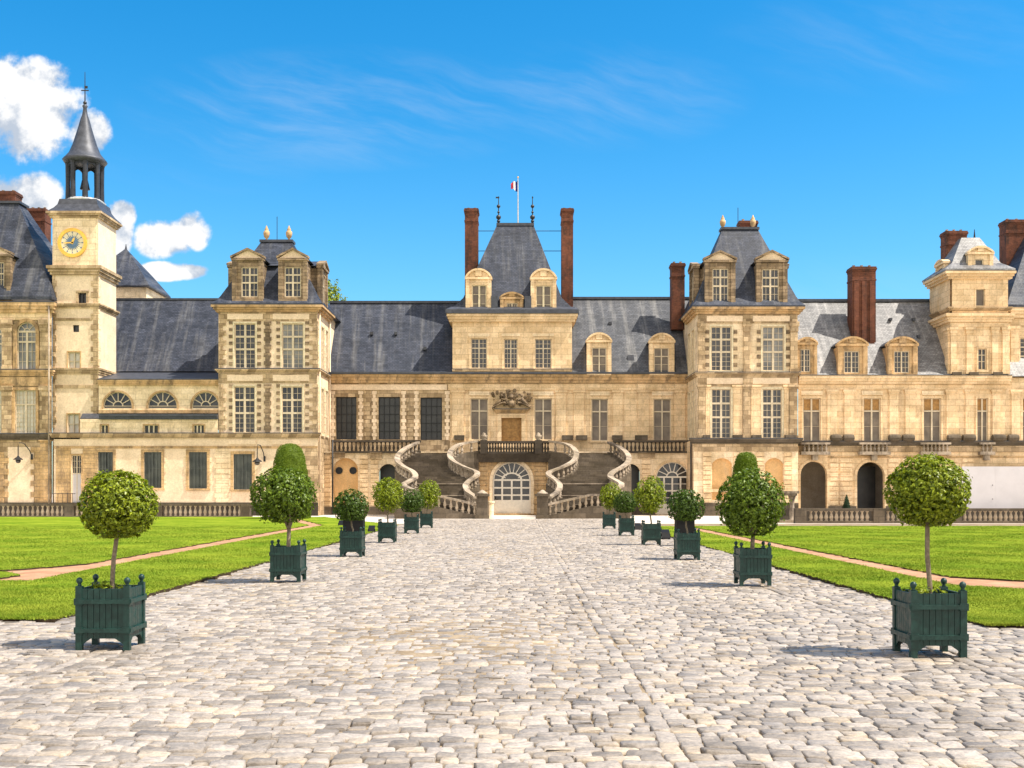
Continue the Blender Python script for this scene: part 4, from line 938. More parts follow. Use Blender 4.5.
# roofs
za = Z(374, YM) - .05
def main_roof(a, b_, ptop, mat):
    zr = Z(ptop, YM + 4.6); x0_, x1_ = X(a, YM), X(b_, YM); mb = MB()
    mb.hexa([(x0_, YM - .45, za), (x1_, YM - .45, za), (x1_, YM + 9.6, za), (x0_, YM + 9.6, za)], [(x0_, YM + 4.5, zr), (x1_, YM + 4.5, zr), (x1_, YM + 4.7, zr), (x0_, YM + 4.7, zr)])
    mb.build('roof', mat, root); MB().box(x0_, x1_, YM + 4.35, YM + 4.85, zr - .05, zr + .14).build('ridge_cap', 'lead', root)
main_roof(320, 512, 303, 'slate'); main_roof(512.05, 705, 299, 'slate_mid')
for a in ((586.5, 611.5, 332.5, 375, (592, 606.5, 347.5, 372.5)), (649, 674.5, 333, 375, (654, 669, 348, 372.5))): B.at(Fr('front', YM - .38)).dormer(*a[:4], 3.2, a[4], 'seg', 'ashlar', wkw=dict(pmat='curtain', sub=(1, (1, 2)), rows=(.34, .66)))
ch = chimney(root, X(671, 90), X(684, 90), 89.6, 90.7, Z(330, 90), Z(264, 90), pots=2)
sk = MB().hexa([(X(626.5, 88.6), 88.3, Z(366, 88.6)), (X(635, 88.6), 88.3, Z(366, 88.6)), (X(635, 88.6), 91, Z(366, 88.6)), (X(626.5, 88.6), 91, Z(366, 88.6))], [(X(628, 88.6), 88.5, Z(355, 88.6)), (X(633.5, 88.6), 88.5, Z(355, 88.6)), (X(633.5, 88.6), 91, Z(355, 88.6)), (X(628, 88.6), 91, Z(355, 88.6))]); sk.build('skylight', 'lead', root)
# small roof hatches
for px, py in ((372, 335), (396, 335), (425, 350), (610, 325)):
    yy = YM - .45 + 5.0 * (374 - py) / 73; x_ = X(px, yy); zz = Z(py, yy); MB().box(x_ - .12, x_ + .12, yy - .25, yy + .3, zz, zz + .22).build('roof_hatch', 'lead', root)
# terrace in front with rusticated ground floor
YR = 86.0; Tm = B.at(Fr('front', YR)); ztr = 4.62
aw = [(656, 689, 462, 514, 15)]; niche = [(333, 358, 458, 510, 11)]
side_arch = [(379, 397, 464, 514, 8), (622, 640, 464, 514, 8)]
Tm.wall(322, 700, 451.5, 520, aw + niche + side_arch, 'ashlar_pale', z0=0, dep=.35)
MB().box(X(322, YR), X(700, YR), YR - .25, YM - .02, Z(453, YR) , ztr).build('terrace_slab', 'dark', root)
Tm.bx('niche_back', 332, 359, 457, 512, -.42, -.34, 'orange')
for cx_ in (338.5, 352.5):
    mb = MB(); c_ = (X(cx_, YR), Z(470.5, YR)); 
    for i in range(20):
        a0, a1 = 2 * math.pi * i / 20, 2 * math.pi * (i + 1) / 20
        mb.poly([(c_[0], YR + .30, c_[1]), (c_[0] + .2 * math.cos(a0), YR + .30, c_[1] + .2 * math.sin(a0)), (c_[0] + .2 * math.cos(a1), YR + .30, c_[1] + .2 * math.sin(a1))])
        for r0, r1, yy in ((.19, .27, .24),):
            mb.hexa([(c_[0] + r0 * math.cos(a0), YR + .34, c_[1] + r0 * math.sin(a0)), (c_[0] + r1 * math.cos(a0), YR + .34, c_[1] + r1 * math.sin(a0)), (c_[0] + r1 * math.cos(a1), YR + .34, c_[1] + r1 * math.sin(a1)), (c_[0] + r0 * math.cos(a1), YR + .34, c_[1] + r0 * math.sin(a1))],
                    [(c_[0] + r0 * math.cos(a0), YR + yy, c_[1] + r0 * math.sin(a0)), (c_[0] + r1 * math.cos(a0), YR + yy, c_[1] + r1 * math.sin(a0)), (c_[0] + r1 * math.cos(a1), YR + yy, c_[1] + r1 * math.sin(a1)), (c_[0] + r0 * math.cos(a1), YR + yy, c_[1] + r0 * math.sin(a1))])
    mb.build('round_opening', 'iron', root)
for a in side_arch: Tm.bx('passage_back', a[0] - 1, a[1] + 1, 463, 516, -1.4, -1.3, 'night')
for a in aw:
    Tm.win(*a, cols=4, rows=(.5, .5), bar=.12, sub=(1, (2, 2)), fan=7, subbar=.05, fmat='door_white', pmat='glass', rec=.2, kick=.7, name='door'); Tm.surround(*a[:4], .2, .06, 'ashlar', rise=15, sill=False)
for a, b_ in ((324, 331), (360, 368), (371, 378), (642, 650), (690, 694)): Tm.quoin(a, b_, 455, 506, .34, 0, .08, 'ashlar', name='rusticated_pier', gap=.028)
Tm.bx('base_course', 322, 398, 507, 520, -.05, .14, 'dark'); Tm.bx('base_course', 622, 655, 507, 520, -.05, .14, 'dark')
Tm.bx('frieze', 370, 382, 452.5, 459, -.05, .12, 'rough'); Tm.bx('frieze', 330, 345, 452.5, 458, -.05, .1, 'rough'); Tm.bx('frieze', 638, 655, 452.5, 458, -.05, .1, 'rough')
drainpipe(root, X(333, YR), YR - .2, 0, Z(440, YR), 'iron')

# ---- central entrance pavilion (upper storey and tall roof)
YC = 87.6
root = thing('central_pavilion', 'central pavilion with three windows, tall trapezoid slate roof and two slender brick chimneys', 'building', (X(512, YC), YC, 0))
B = Bld(root, Fr('front', YC))
cw = [(471, 487, 338.5, 368.5), (504, 517.5, 339, 368.5), (535, 551.5, 339, 368.5)]
B.wall(452.5, 572, 316, 376, cw, 'ashlar')
xl, xr = X(452.5, YC), X(572, YC); zt_, zf = Z(316, YC), Z(376, YC) - .4
mb = MB(); 
for x_ in (xl, xr): mb.poly([(x_, YC, zf), (x_, YC + 8, zf), (x_, YC + 8, zt_), (x_, YC, zt_)])
mb.poly([(xl, YC + 8, zf), (xr, YC + 8, zf), (xr, YC + 8, zt_), (xl, YC + 8, zt_)]); mb.build('wall', 'ashlar', root)
for a in cw: B.win(*a, cols=2, rows=(.32, .68), bar=.09, sub=(2, (2, 4)), subbar=.03, pmat='glass'); B.surround(*a, .14, .06, 'ashlar'); B.bx('window_hood', a[0] - 2.5, a[1] + 2.5, 333.5, 336.5, -.04, .07, 'ashlar_pale')
mb = MB()
for k in range(3):
    e = .42 * (.35 + .65 * (k + 1) / 3); h0 = Z(322, YC); h1 = Z(314.5, YC); mb.box(xl - e, xr + e, YC - e, YC + 8.1, h0 + (h1 - h0) * k / 3, h0 + (h1 - h0) * (k + 1) / 3)
mb.build('cornice', 'ashlar', root)
B.cornice(453, 571.5, 369.5, 373.8, .16, 'rough', ends=(.3, .3))
zb0 = Z(314.2, YC); zr = Z(226, YC + 3.8)
MB().rings([(xl - .5, xr + .5, YC - .5, YC + 8.2, zb0), (xl - .5, xr + .5, YC - .5, YC + 8.2, zb0 + .3), (xl - .1, xr + .1, YC - .1, YC + 7.9, zb0 + .55)]).build('gutter', 'lead', root)
MB().rings([(xl + .0, xr - .0, YC - .0, YC + 7.8, zb0 + .5), (X(463, YC), X(562, YC), YC + .35, YC + 7.4, zb0 + 1.3), (X(497, YC + 3.8), X(533.5, YC + 3.8), YC + 3.5, YC + 4.3, zr)]).build('roof', 'slate', root)
MB().box(X(496.5, YC + 3.8), X(534, YC + 3.8), YC + 3.4, YC + 4.4, zr - .06, zr + .16).build('ridge_cap', 'lead', root)
Dm = B.at(Fr('front', YC - .12))
for a in ((465.5, 491.5, 268.5, 316, (472, 486.5, 285, 313)), (530.5, 556.5, 268.5, 317, (536, 551, 285.5, 314))): Dm.dormer(*a[:4], 2.6, a[4], 'seg', 'ashlar', wkw=dict(pmat='curtain', rows=(1,), sub=(1, (3,)), bar=.14, fmat='mullion'))
Dm.dormer(500, 523.5, 292, 316, 2.0, (506.5, 517.5, 303, 312), 'seg', 'trim', wkw=dict(rows=(1,), sub=(2, (2,)), pmat='curtain'))
cl = chimney(root, X(465, YC + 3.2), X(478, YC + 3.2), YC + 2.9, YC + 4.4, Z(330, YC + 3), Z(208.5, YC + 3), pots=2)
cr_ = chimney(root, X(561.5, YC + 3.2), X(573, YC + 3.2), YC + 2.9, YC + 4.4, Z(330, YC + 3), Z(208.5, YC + 3), pots=2)
for px in (498.5, 532.5):
    x_, y_ = X(px, YC + 3.8), YC + 3.9; zz = lambda py: Z(py, YC + 3.8)
    mb = MB().tube([(x_, y_, zz(226)), (x_, y_, zz(196))], [.06, .03], 6)
    for py, r_ in ((221, .14), (217, .2), (212, .1), (206, .15)): mb.ball((x_, y_, zz(py)), r_, 8)
    mb.box(x_ - .22 if px < 500 else x_ - .05, x_ + .06, y_ - .015, y_ + .015, zz(198), zz(196.5)); mb.build('ridge_spike', 'iron', root)
for py in (231, 251):
    z_ = Z(py, YC + 3.8); k = (251 - py) / 20
    for a, b_ in ((477, 495 - (8 if py > 240 else 0)), (536 + (8 if py > 240 else 0), 562)): MB().tube([(X(a, YC + 3.8), YC + 3.8, z_), (X(b_, YC + 3.8), YC + 3.8, z_)], .028, 5).build('tie_rod', 'iron', root)
for px in (476.5 + 18, 528): 
    MB().box(X(px, YC) - .25, X(px, YC) + .25, YC - .3, YC + .6, zb0 + .3, zb0 + 1.35).build('lead_hopper', 'lead', root)
# flag
fx, fy = X(518, YC + 3.8), YC + 3.9; zz = lambda py: Z(py, YC + 3.8)
fp = thing('flagpole', 'thin flagpole with small furled tricolour flag on the central roof ridge', 'flagpole', (fx, fy, zz(226)))
MB().tube([(fx, fy, zz(228)), (fx, fy, zz(177))], [.05, .025], 6).build('pole', 'mullion', fp)
MB().ball((fx, fy, zz(177)), .07).build('finial', 'gold', fp)
fl = None
for i, (mt) in enumerate(('blue', 'cloth', 'red')):
    mb = MB(); n = 3
    for k in range(n):
        f0, f1 = (i * n + k) / (3 * n), (i * n + k + 1) / (3 * n)
        P_ = lambda f, top: (fx - .04 - f * .52, fy + .08 * math.sin(f * 9), zz(180 if top else 191) - (f * .22 if top else -f * .22) - .06 * math.sin(f * 7))
        mb.poly([P_(f0, 0), P_(f1, 0), P_(f1, 1), P_(f0, 1)])
    mb.build('flag_stripe', mt, fp)

# ---- right wing
YQ = 83.5
root = thing('right_wing', 'long stone wing with open arches below and pale slate roof with round-topped dormers, right side', 'building', (X(865, YQ), YQ, 0))
B = Bld(root, Fr('front', YQ))
rt = [(803, 820.5, 398, 441.5), (863.5, 880.5, 398, 441.5), (923.5, 941, 398, 441.5), (977, 988, 398, 441.5), (1022.5, 1036, 398, 441.5)]
arch = [(800.5, 827, 461.5, 514, 13), (857, 884.5, 462, 514, 13.5), (917, 943, 462, 514, 13)]
B.wall(798, 1120, 378, 520, rt + arch, 'ashlar', z0=0, dep=.4)
for i, a in enumerate(rt):
    wo = B.win(*a, **{**TALL, 'pmat': 'curtain'}); B.bx('blind', a[0] + .3, a[1] - .3, a[2] + .5, a[2] + 12, -.185, -.172, 'wood', wo); B.surround(*a, .12, .06, 'ashlar', sill=False)
for a in rt[:3]: B.bx('panel', a[0] - 2, a[1] + 2, 391, 395, -.05, .1, 'ashlar_pale')
for a in arch: B.surround(*a[:4], .2, .06, 'ashlar', rise=a[4], sill=False)
B.bx('base_course', 842, 856, 506, 520, -.05, .14, 'dark'); B.bx('base_course', 885.5, 916, 506, 520, -.05, .14, 'dark'); B.bx('base_course', 944, 1110, 506, 520, -.05, .14, 'dark'); B.bx('base_course', 828, 841.5, 506, 520, -.05, .14, 'dark')
# arcade interior behind the arches
mb = MB(); xa, xb = X(790, YQ), X(1110, YQ)
mb.poly([(xa, YQ + 3.6, 0), (xb, YQ + 3.6, 0), (xb, YQ + 3.6, 4.6), (xa, YQ + 3.6, 4.6)]); mb.poly([(xa, YQ + .4, 4.6), (xb, YQ + .4, 4.6), (xb, YQ + 3.6, 4.6), (xa, YQ + 3.6, 4.6)])
for px in (793, 842, 900, 960): mb.box(X(px, YQ) - .2, X(px, YQ) + .2, YQ + .41, YQ + 3.55, 0, 4.58)
mb.build('arcade_interior', 'interior', root)
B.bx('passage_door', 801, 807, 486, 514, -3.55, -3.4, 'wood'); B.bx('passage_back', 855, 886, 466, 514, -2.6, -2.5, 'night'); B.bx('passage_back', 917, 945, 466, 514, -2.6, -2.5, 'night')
B.cornice(798, 1008, 376, 384, .42, 'ashlar', ends=(0, .3)); B.bx('frieze', 798.5, 1007, 384.5, 389.5, -.05, .07, 'ashlar')
for a, b_ in ((827, 837), (844, 854), (889, 898), (905, 915), (946, 955), (965, 973), (992, 1000), (1011, 1020), (1040, 1050)): B.pilaster(a, b_, 389.8, 441, .11, 'ashlar', .35)
B.cornice(798, 1110, 441.5, 445.5, .26, 'dark', ends=(0, 0)); B.bx('frieze', 799, 1108, 446, 452, -.05, .08, 'rough'); B.bx('string_course', 828, 1108, 456, 457.5, -.05, .07, 'trim')
for a, b_ in ((829, 841), (841.6, 854), (887, 900), (900.6, 914), (945.5, 960), (960.6, 975), (990, 1005), (1006, 1018)):
    u0, u1, zb, zt_ = B.rect(a, b_, 435.5, 441); mb = MB(); mb.lathe([(.01, u0), (.3, u0 + .08), (.36, u0 + .3), (.36, u1 - .3), (.3, u1 - .08), (.01, u1)], 0, 0, 10)
    mb.v = [(z_, YQ - .22 + x_ * .8, zb + .22 + y_ * .75) for x_, y_, z_ in mb.v]; mb.build('parapet_block', 'dark', root)
for a, b_ in ((829, 838), (840, 852), (888, 898), (902, 914), (946, 958), (962, 974)): B.quoin(a, b_, 458, 505, .34, 0, .07, 'ashlar', name='rusticated_pier', gap=.028)
for a, b_ in ((801, 827), (859, 887), (920, 947), (979, 991)):                                  # window balconies
    u0, u1, zb, zt_ = B.rect(a, b_, 443, 453.5); bl = MB(); B.f.lb(bl, u0 - .1, u1 + .1, zb - .1, zb + .12, .03, .55); B.f.lb(bl, u0 - .1, u1 + .1, zt_ - .12, zt_ + .02, .27, .56)
    B.f.lb(bl, (u0 + u1) / 2 - .2, (u0 + u1) / 2 + .2, zb - .5, zb - .1, .03, .4)
    bo = bl.build('balcony', 'rail', root); n = max(3, int((u1 - u0) / .27))
    for k in range(n):
        MB().lathe(baluster_profile(zb + .12, zt_ - zb - .24, .10), u0 + (u1 - u0) * (k + .5) / n, YQ - .42, 6).build('baluster', 'rail', bo)
za = Z(376.5, YQ); zr = Z(301.5, YQ + 4.6); x0_, x1_ = X(798, YQ), X(1120, YQ); mb = MB()
mb.hexa([(x0_, YQ - .3, za), (x1_, YQ - .3, za), (x1_, YQ + 9.6, za), (x0_, YQ + 9.6, za)], [(x0_, YQ + 4.5, zr), (x1_, YQ + 4.5, zr), (x1_, YQ + 4.7, zr), (x0_, YQ + 4.7, zr)]); mb.build('roof', 'slate_glare', root)
MB().box(x0_, x1_, YQ + 4.35, YQ + 4.85, zr - .05, zr + .16).build('ridge_cap', 'lead', root)
Dm = B.at(Fr('front', YQ - .26))
for a in ((797, 817, 337, 376, (798.5, 810.5, 349, 372)), (837.5, 867.5, 336.5, 376, (844, 859.5, 351, 373)), (887, 917.5, 336.5, 376, (894, 909.5, 351, 373))): Dm.dormer(*a[:4], 3.2, a[4], 'seg', 'trim', wkw=dict(pmat='glass', sub=(2, (4,)), rows=(1,)))
chimney(root, X(851.5, 85.5), X(875, 85.5), 85.3, 86.6, Z(352, 85.5), Z(267, 85.5), pots=3, panel=True)
for px, py in ((890, 321), (913, 321), (918, 338)):
    yy = YQ - .3 + 4.8 * (376 - py) / 75; x_ = X(px, yy); zz_ = Z(py, yy); MB().box(x_ - .1, x_ + .1, yy - .25, yy + .3, zz_, zz_ + .2).build('roof_hatch', 'lead', root)

# ---- corner turret on the right
YU = 83.3
root = thing('corner_turret', 'square pale stone turret with small round-topped dormer rising at the right end of the wing', 'tower', (X(970, YU), YU, 0))
B = Bld(root, Fr('front', YU)); xl, xr = X(950, YU), X(1010, YU); S = B.at(Fr('left', xl, YU))
o1 = [(978, 986.5, 348.5, 370)]; o2 = [(976, 985, 289, 306)]
z375 = Z(375.5, YU)
B.wall(950, 1010, 313, 375.5, o1, 'ashlar'); S.wall(YU, YU + 4.2, 313, 375.5, [(YU + 1.6, YU + 2.4, 346, 370)], 'ashlar'); S.win(YU + 1.6, YU + 2.4, 346, 370, cols=2, rows=(.5, .5), pmat='curtain')
B.win(*o1[0], cols=2, rows=(.3, .3, .4), bar=.06, sub=None, pmat='glass'); B.surround(*o1[0], .12, .06, 'ashlar')
B.wall(952, 1008, 272, 313, o2, 'ashlar'); S.wall(YU, YU + 4, 272, 313, [(YU + 1.5, YU + 2.4, 293, 309)], 'ashlar'); S.win(YU + 1.5, YU + 2.4, 293, 309, cols=1, rows=(1,), sub=None, pmat='curtain')
B.win(*o2[0], cols=1, rows=(1,), sub=None, pmat='curtain', edge=.05); B.surround(*o2[0], .1, .05, 'ashlar')
mb = MB(); mb.box(xl + .02, xr, YU + .4, YU + 4.2, z375 - .3, Z(275, YU)); mb.build('wall', 'ashlar', root)
def uring(t, bo, dd, mat):
    z0_, z1_ = Z(bo, YU), Z(t, YU); mb = MB()
    for k in range(3):
        e = dd * (.4 + .3 * k); mb.box(xl - e, xr + e * .5, YU - e, YU + 4.2, z0_ + (z1_ - z0_) * k / 3, z0_ + (z1_ - z0_) * (k + 1) / 3)
    mb.build('cornice', mat, root)
uring(314, 322, .42, 'ashlar'); uring(307, 311, .22, 'rough'); uring(272, 279, .5, 'ashlar'); B.bx('frieze', 950, 1008, 323, 327, -.05, .06, 'ashlar')
for a, b_ in ((950.4, 956), (966, 973), (991.5, 997.5), (1002, 1008)): B.pilaster(a, b_, 327.5, 374, .13, 'ashlar', .45)
S.pilaster(YU + .1, YU + .7, 327.5, 374, .12, 'ashlar', .45); S.pilaster(YU + 3.2, YU + 3.9, 327.5, 374, .12, 'ashlar', .45)
for a, b_ in ((945, 960), (962, 977), (986, 1001)): B.bx('parapet_block', a + 6, b_, 372.5, 375.4, .0, .35, 'dark')
zb0, zr = Z(271.5, YU), Z(238.5, YU + 2)
MB().rings([(xl - .5, xr + .2, YU - .5, YU + 4.4, zb0), (xl - .5, xr + .2, YU - .5, YU + 4.4, zb0 + .12), (xl + .3, xr - .5, YU + .4, YU + 3.8, zb0 + .7), (X(960, YU + 2), X(978, YU + 2), YU + 1.7, YU + 2.4, zr)]).build('roof', 'slate_glare', root)
B.at(Fr('front', YU + .1)).dormer(967.5, 993, 246, 272, 2.2, (975, 983.5, 259, 272.5), 'seg', 'ashlar', wkw=dict(cols=1, rows=(1,), sub=None, pmat='glass'))
B.at(Fr('left', xl + .1, YU)).dormer(YU + 1.2, YU + 3.0, 254, 276, 1.5, (YU + 1.8, YU + 2.5, 263, 275), 'seg', 'ashlar', wkw=dict(cols=1, rows=(1,), sub=None, pmat='curtain'))
chimney(root, X(944, 86.8), X(965, 86.8), 86.4, 87.5, Z(285, 86.8), Z(232, 86.8), pots=3)
MB().tube([(X(975, 85.3), 85.4, zr - .2), (X(975, 85.3), 85.4, zr + .7)], [.1, .02], 6).build('ridge_spike', 'iron', root)

# ---- big pavilion cut by the right edge
YV = 84.2
root = thing('end_pavilion', 'large stone pavilion with steep dark roof and brick chimney cut by right picture edge', 'building', (X(1060, YV), YV, 0))
B = Bld(root, Fr('front', YV))
B.wall(1008.5, 1160, 306, 378, [(1020, 1040, 338, 368), (1090, 1110, 338, 368)], 'ashlar')
for a in ((1020, 1040, 338, 368), (1090, 1110, 338, 368)): B.win(*a, cols=2, rows=(.3, .3, .4), sub=(2, 2), pmat='glass'); B.surround(*a, .14, .06, 'ashlar')
B.cornice(1009, 1160, 308, 318, .4, 'ashlar', ends=(0, 1)); B.cornice(1009, 1160, 374, 383, .35, 'ashlar', ends=(0, 1)); B.pilaster(1010, 1018, 326, 373, .14, 'ashlar', .5); B.bx('frieze', 1009, 1160, 319, 326, -.05, .06, 'ashlar')
xl, xr = X(1009, YV), X(1160, YV)
MB().box(xl, xr, YV + .4, YV + 9, Z(383, YV), Z(308, YV)).build('wall', 'ashlar', root)
MB().rings([(xl - .3, xr + .4, YV - .4, YV + 9.4, Z(307.5, YV)), (xl - .3, xr + .4, YV - .4, YV + 9.4, Z(305.5, YV)), (xl + .15, xr, YV + .2, YV + 9, Z(295, YV)), (X(1034, YV + 4), xr - 3, YV + 4, YV + 5, Z(222, YV + 4))]).build('roof', 'slate', root)
chimney(root, X(1003.5, 89), X(1031, 89), 88.5, 89.8, Z(300, 89), Z(221, 89), pots=3)

# ---- tent roof far behind the clock tower
root = thing('background_turret', 'distant turret with pointed grey tent roof peeping out behind the clock tower', 'tower', (X(124, 104), 104, 0))
zz = lambda py: Z(py, 104)
MB().rings([(X(94, 104), X(156, 104), 101.3, 106.8, 0), (X(94, 104), X(156, 104), 101.3, 106.8, zz(292))]).build('wall', 'ashlar_pale', root)
MB().rings([(X(90, 104), X(160, 104), 100.9, 107.2, zz(292.5)), (X(90, 104), X(160, 104), 100.9, 107.2, zz(291)), (X(103, 104), X(147, 104), 102.2, 106, zz(274)), (X(125.6, 104), X(126.4, 104), 103.9, 104.1, zz(249))]).build('roof', 'slate', root)
MB().tube([(X(126, 104), 104, zz(250)), (X(126, 104), 104, zz(244))], [.12, .02], 6).build('finial', 'lead', root)
# ================================================================== horseshoe staircase
XC = X(513, 80)
OUT = [(420, 440, 85), (408, 446, 83.8), (401, 451, 82.5), (397.5, 456, 81.5), (398, 461, 80.5), (404, 466, 79.6), (412.5, 470.5, 78.8), (415.5, 476, 78), (409, 480, 77.2), (403.5, 483.5, 76.6), (407, 486.5, 76.1), (415.5, 490, 75.4)]
INN = [(478, 440.2, 84.85), (469, 441.3, 84.6), (460, 443.2, 84.1), (453.5, 447, 82.8), (450, 452, 81.6), (450.5, 457, 80.8), (455, 461.5, 80.2), (465, 466.5, 79.5), (475.5, 470.5, 79), (477, 474, 78.3), (470, 479, 77.6), (465.5, 484.5, 77), (468, 491, 76.2), (476, 496.5, 75.4)]
def prep(L, n, z_top, z_bot):
    P = np.array([(X(a, y), y, Z(b_, y)) for a, b_, y in L]); z = P[:, 2]
    zz_ = np.linspace(z_top, z_bot, n)
    t = np.arange(len(P)); ti = np.interp(-zz_, -z, t)
    # smooth curve through the measured points
    def cr(t_):
        i = int(np.clip(math.floor(t_), 0, len(P) - 2)); f = t_ - i; p0, p1, p2, p3 = P[max(i - 1, 0)], P[i], P[i + 1], P[min(i + 2, len(P) - 1)]
        return .5 * (2 * p1 + (p2 - p0) * f + (2 * p0 - 5 * p1 + 4 * p2 - p3) * f * f + (3 * p1 - p0 - 3 * p2 + p3) * f ** 3)
    Q = np.array([cr(k) for k in ti]); Q[:, 2] = zz_
    Q[1:-1, :2] = (Q[:-2, :2] + 2 * Q[1:-1, :2] + Q[2:, :2]) / 4
    return Q
O_, I_ = prep(OUT, 61, 5.42, 2.2), prep(INN, 61, 5.42, 2.2)
I_LONG, O_LONG = prep(INN, 78, 5.52, 1.42), prep(OUT, 69, 5.42, 1.86)
PH = .92
def sx(x, s): return x if s < 0 else 2 * XC - x
def flight(s, label):
    root = thing('curved_staircase', label, 'staircase', (sx(-5.6, s), 80, 0), 'two curved flights of the horseshoe stairs')
    mb = MB(); n = 20; idx = np.linspace(0, 60, n + 1)
    at = lambda Q, k: np.array([np.interp(k, np.arange(len(Q)), Q[:, j]) for j in range(3)])
    for k in range(n):
        zs_ = 4.52 - (4.52 - 1.32) * (k + 1) / n + .16
        a0, a1, b0, b1 = at(O_, idx[k]), at(O_, min(idx[k + 1] + .35, 60)), at(I_, idx[k]), at(I_, min(idx[k + 1] + .35, 60))
        q = [(sx(p_[0], s), p_[1]) for p_ in (a1, b1, b0, a0)]
        mb.hexa([(x, y, -.05) for x, y in q], [(x, y, zs_) for x, y in q])
    mb.build('step_flight', 'dark', root)
    nm = MB()
    for k in (n - 1, n - 6):                                  # pale worn edges of the two landings
        zs_ = 4.52 - (4.52 - 1.32) * (k + 1) / n + .16
        a1, b1 = at(O_, min(idx[k + 1] + .35, 60)), at(I_, min(idx[k + 1] + .35, 60)); a0, b0 = a1 + (at(O_, idx[k]) - a1) * .22, b1 + (at(I_, idx[k]) - b1) * .22
        e = np.array((0, -.035, 0)); q = [(sx(p_[0], s), p_[1]) for p_ in (a1 + e, b1 + e, b0, a0)]
        nm.hexa([(x, y, zs_ - .05) for x, y in q], [(x, y, zs_ + .012) for x, y in q])
    nm.build('step_edge', 'rail', root)
    for Q, nb in ((O_LONG, 26), (I_LONG, 28)):
        def sweep(name, w0, zlo, zhi, mat, par):
            m_ = MB(); T = np.gradient(Q[:, :2], axis=0); T /= np.linalg.norm(T, axis=1)[:, None]; N = np.stack([-T[:, 1], T[:, 0]], 1)
            for k in range(len(Q) - 1):
                c = []
                for i in (k, k + 1):
                    for sg in (-1, 1): c.append((sx(Q[i, 0] + sg * w0 * N[i, 0], s), Q[i, 1] + sg * w0 * N[i, 1], Q[i, 2]))
                o = [c[0], c[1], c[3], c[2]]
                m_.hexa([(x, y, (z + zlo) if zlo > -5 else -.05) for x, y, z in o], [(x, y, z + zhi) for x, y, z in o])
            return m_.build(name, mat, par)
        side = sweep('side_wall', .17, -9, -PH + .14, 'dark', root)
        bal = sweep('balustrade', .19, -.15, 0.0, 'rail', root)
        for k in range(nb):
            i = (k + .5) * (len(Q) - 1) / nb; p_ = at(Q, i)
            MB().lathe(baluster_profile(p_[2] - PH + .13, PH - .29, .12), sx(p_[0], s), p_[1], 7).build('baluster', 'rail', bal)
    # landing and the lower flight turning towards the middle
    x_a, x_b, x_c = -8.05, -5.7, -2.75
    MB().box(sx(x_a, s), sx(x_b, s), 74.0, 77.2, -.05, 1.30).build('landing', 'dark', root)
    lf = MB(); ns = 8
    for k in range(ns):
        xa_, xb_ = x_b + (x_c - x_b) * k / ns, x_b + (x_c - x_b) * (k + 1) / ns + .02
        lf.box(sx(xa_, s), sx(xb_, s), 74.02, 77.0, -.05, 1.30 * (1 - (k + .6) / ns) + .004 * k)
    lf.box(sx(x_b - .1, s), sx(-3.4, s), 76.2, 77.7, -.05, 1.29)
    lf.build('step_flight', 'dark', root)
    # front wall with sloping balustrade
    fz = lambda x: 1.58 if x < -5.5 else 1.58 - (x + 5.5) / (2.75) * .62
    fw = MB(); xs = [-8.05, -5.5, -2.75]; 
    for k in range(2):
        xa_, xb_ = xs[k], xs[k + 1]
        fw.hexa([(sx(xa_, s), 73.62, -.05), (sx(xb_, s), 73.62, -.05), (sx(xb_, s), 74.02, -.05), (sx(xa_, s), 74.02, -.05)], [(sx(xa_, s), 73.62, fz(xa_) - .78), (sx(xb_, s), 73.62, fz(xb_) - .78), (sx(xb_, s), 74.02, fz(xb_) - .78), (sx(xa_, s), 74.02, fz(xa_) - .78)])
    fw.build('front_wall', 'dark', root)
    rw = MB()
    for k in range(2):
        xa_, xb_ = xs[k], xs[k + 1]
        rw.hexa([(sx(xa_, s), 73.58, fz(xa_) - .14), (sx(xb_, s), 73.58, fz(xb_) - .14), (sx(xb_, s), 74.06, fz(xb_) - .14), (sx(xa_, s), 74.06, fz(xa_) - .14)], [(sx(xa_, s), 73.58, fz(xa_)), (sx(xb_, s), 73.58, fz(xb_)), (sx(xb_, s), 74.06, fz(xb_)), (sx(xa_, s), 74.06, fz(xa_))])
    bal = rw.build('balustrade', 'rail', root)
    for k in range(14):
        x_ = -7.9 + 5.0 * k / 13; MB().lathe(baluster_profile(fz(x_) - .79, .66, .11), sx(x_, s), 73.82, 7).build('baluster', 'rail_pale', bal)
    px_ = sx(-2.42, s)
    pm = MB().box(px_ - .36, px_ + .36, 73.4, 74.12, -.05, 1.42); pm.box(px_ - .44, px_ + .44, 73.32, 74.2, -.05, .22); pm.box(px_ - .46, px_ + .46, 73.3, 74.22, 1.42, 1.58)
    ped = pm.build('newel_pedestal', 'dark', root)
    MB().lathe([(.36, 1.58), (.34, 1.64), (.2, 1.72), (.16, 1.78), (.06, 1.83), (.01, 1.85)], px_, 73.76, 12).build('pedestal_cap', 'rail', ped, True)
    # end posts at the bottom of the curved rails
    for Q in (O_LONG,):
        p_ = Q[-1]; x_ = sx(p_[0], s); MB().box(x_ - .24, x_ + .24, p_[1] - .3, p_[1] + .18, -.05, p_[2] + .03).build('end_post', 'rail', root)
    return root
flight(-1, 'left curved dark stone flight with S-shaped pale balustrade, left of the white arched door')
flight(1, 'right curved dark stone flight with S-shaped pale balustrade, right of the white arched door')

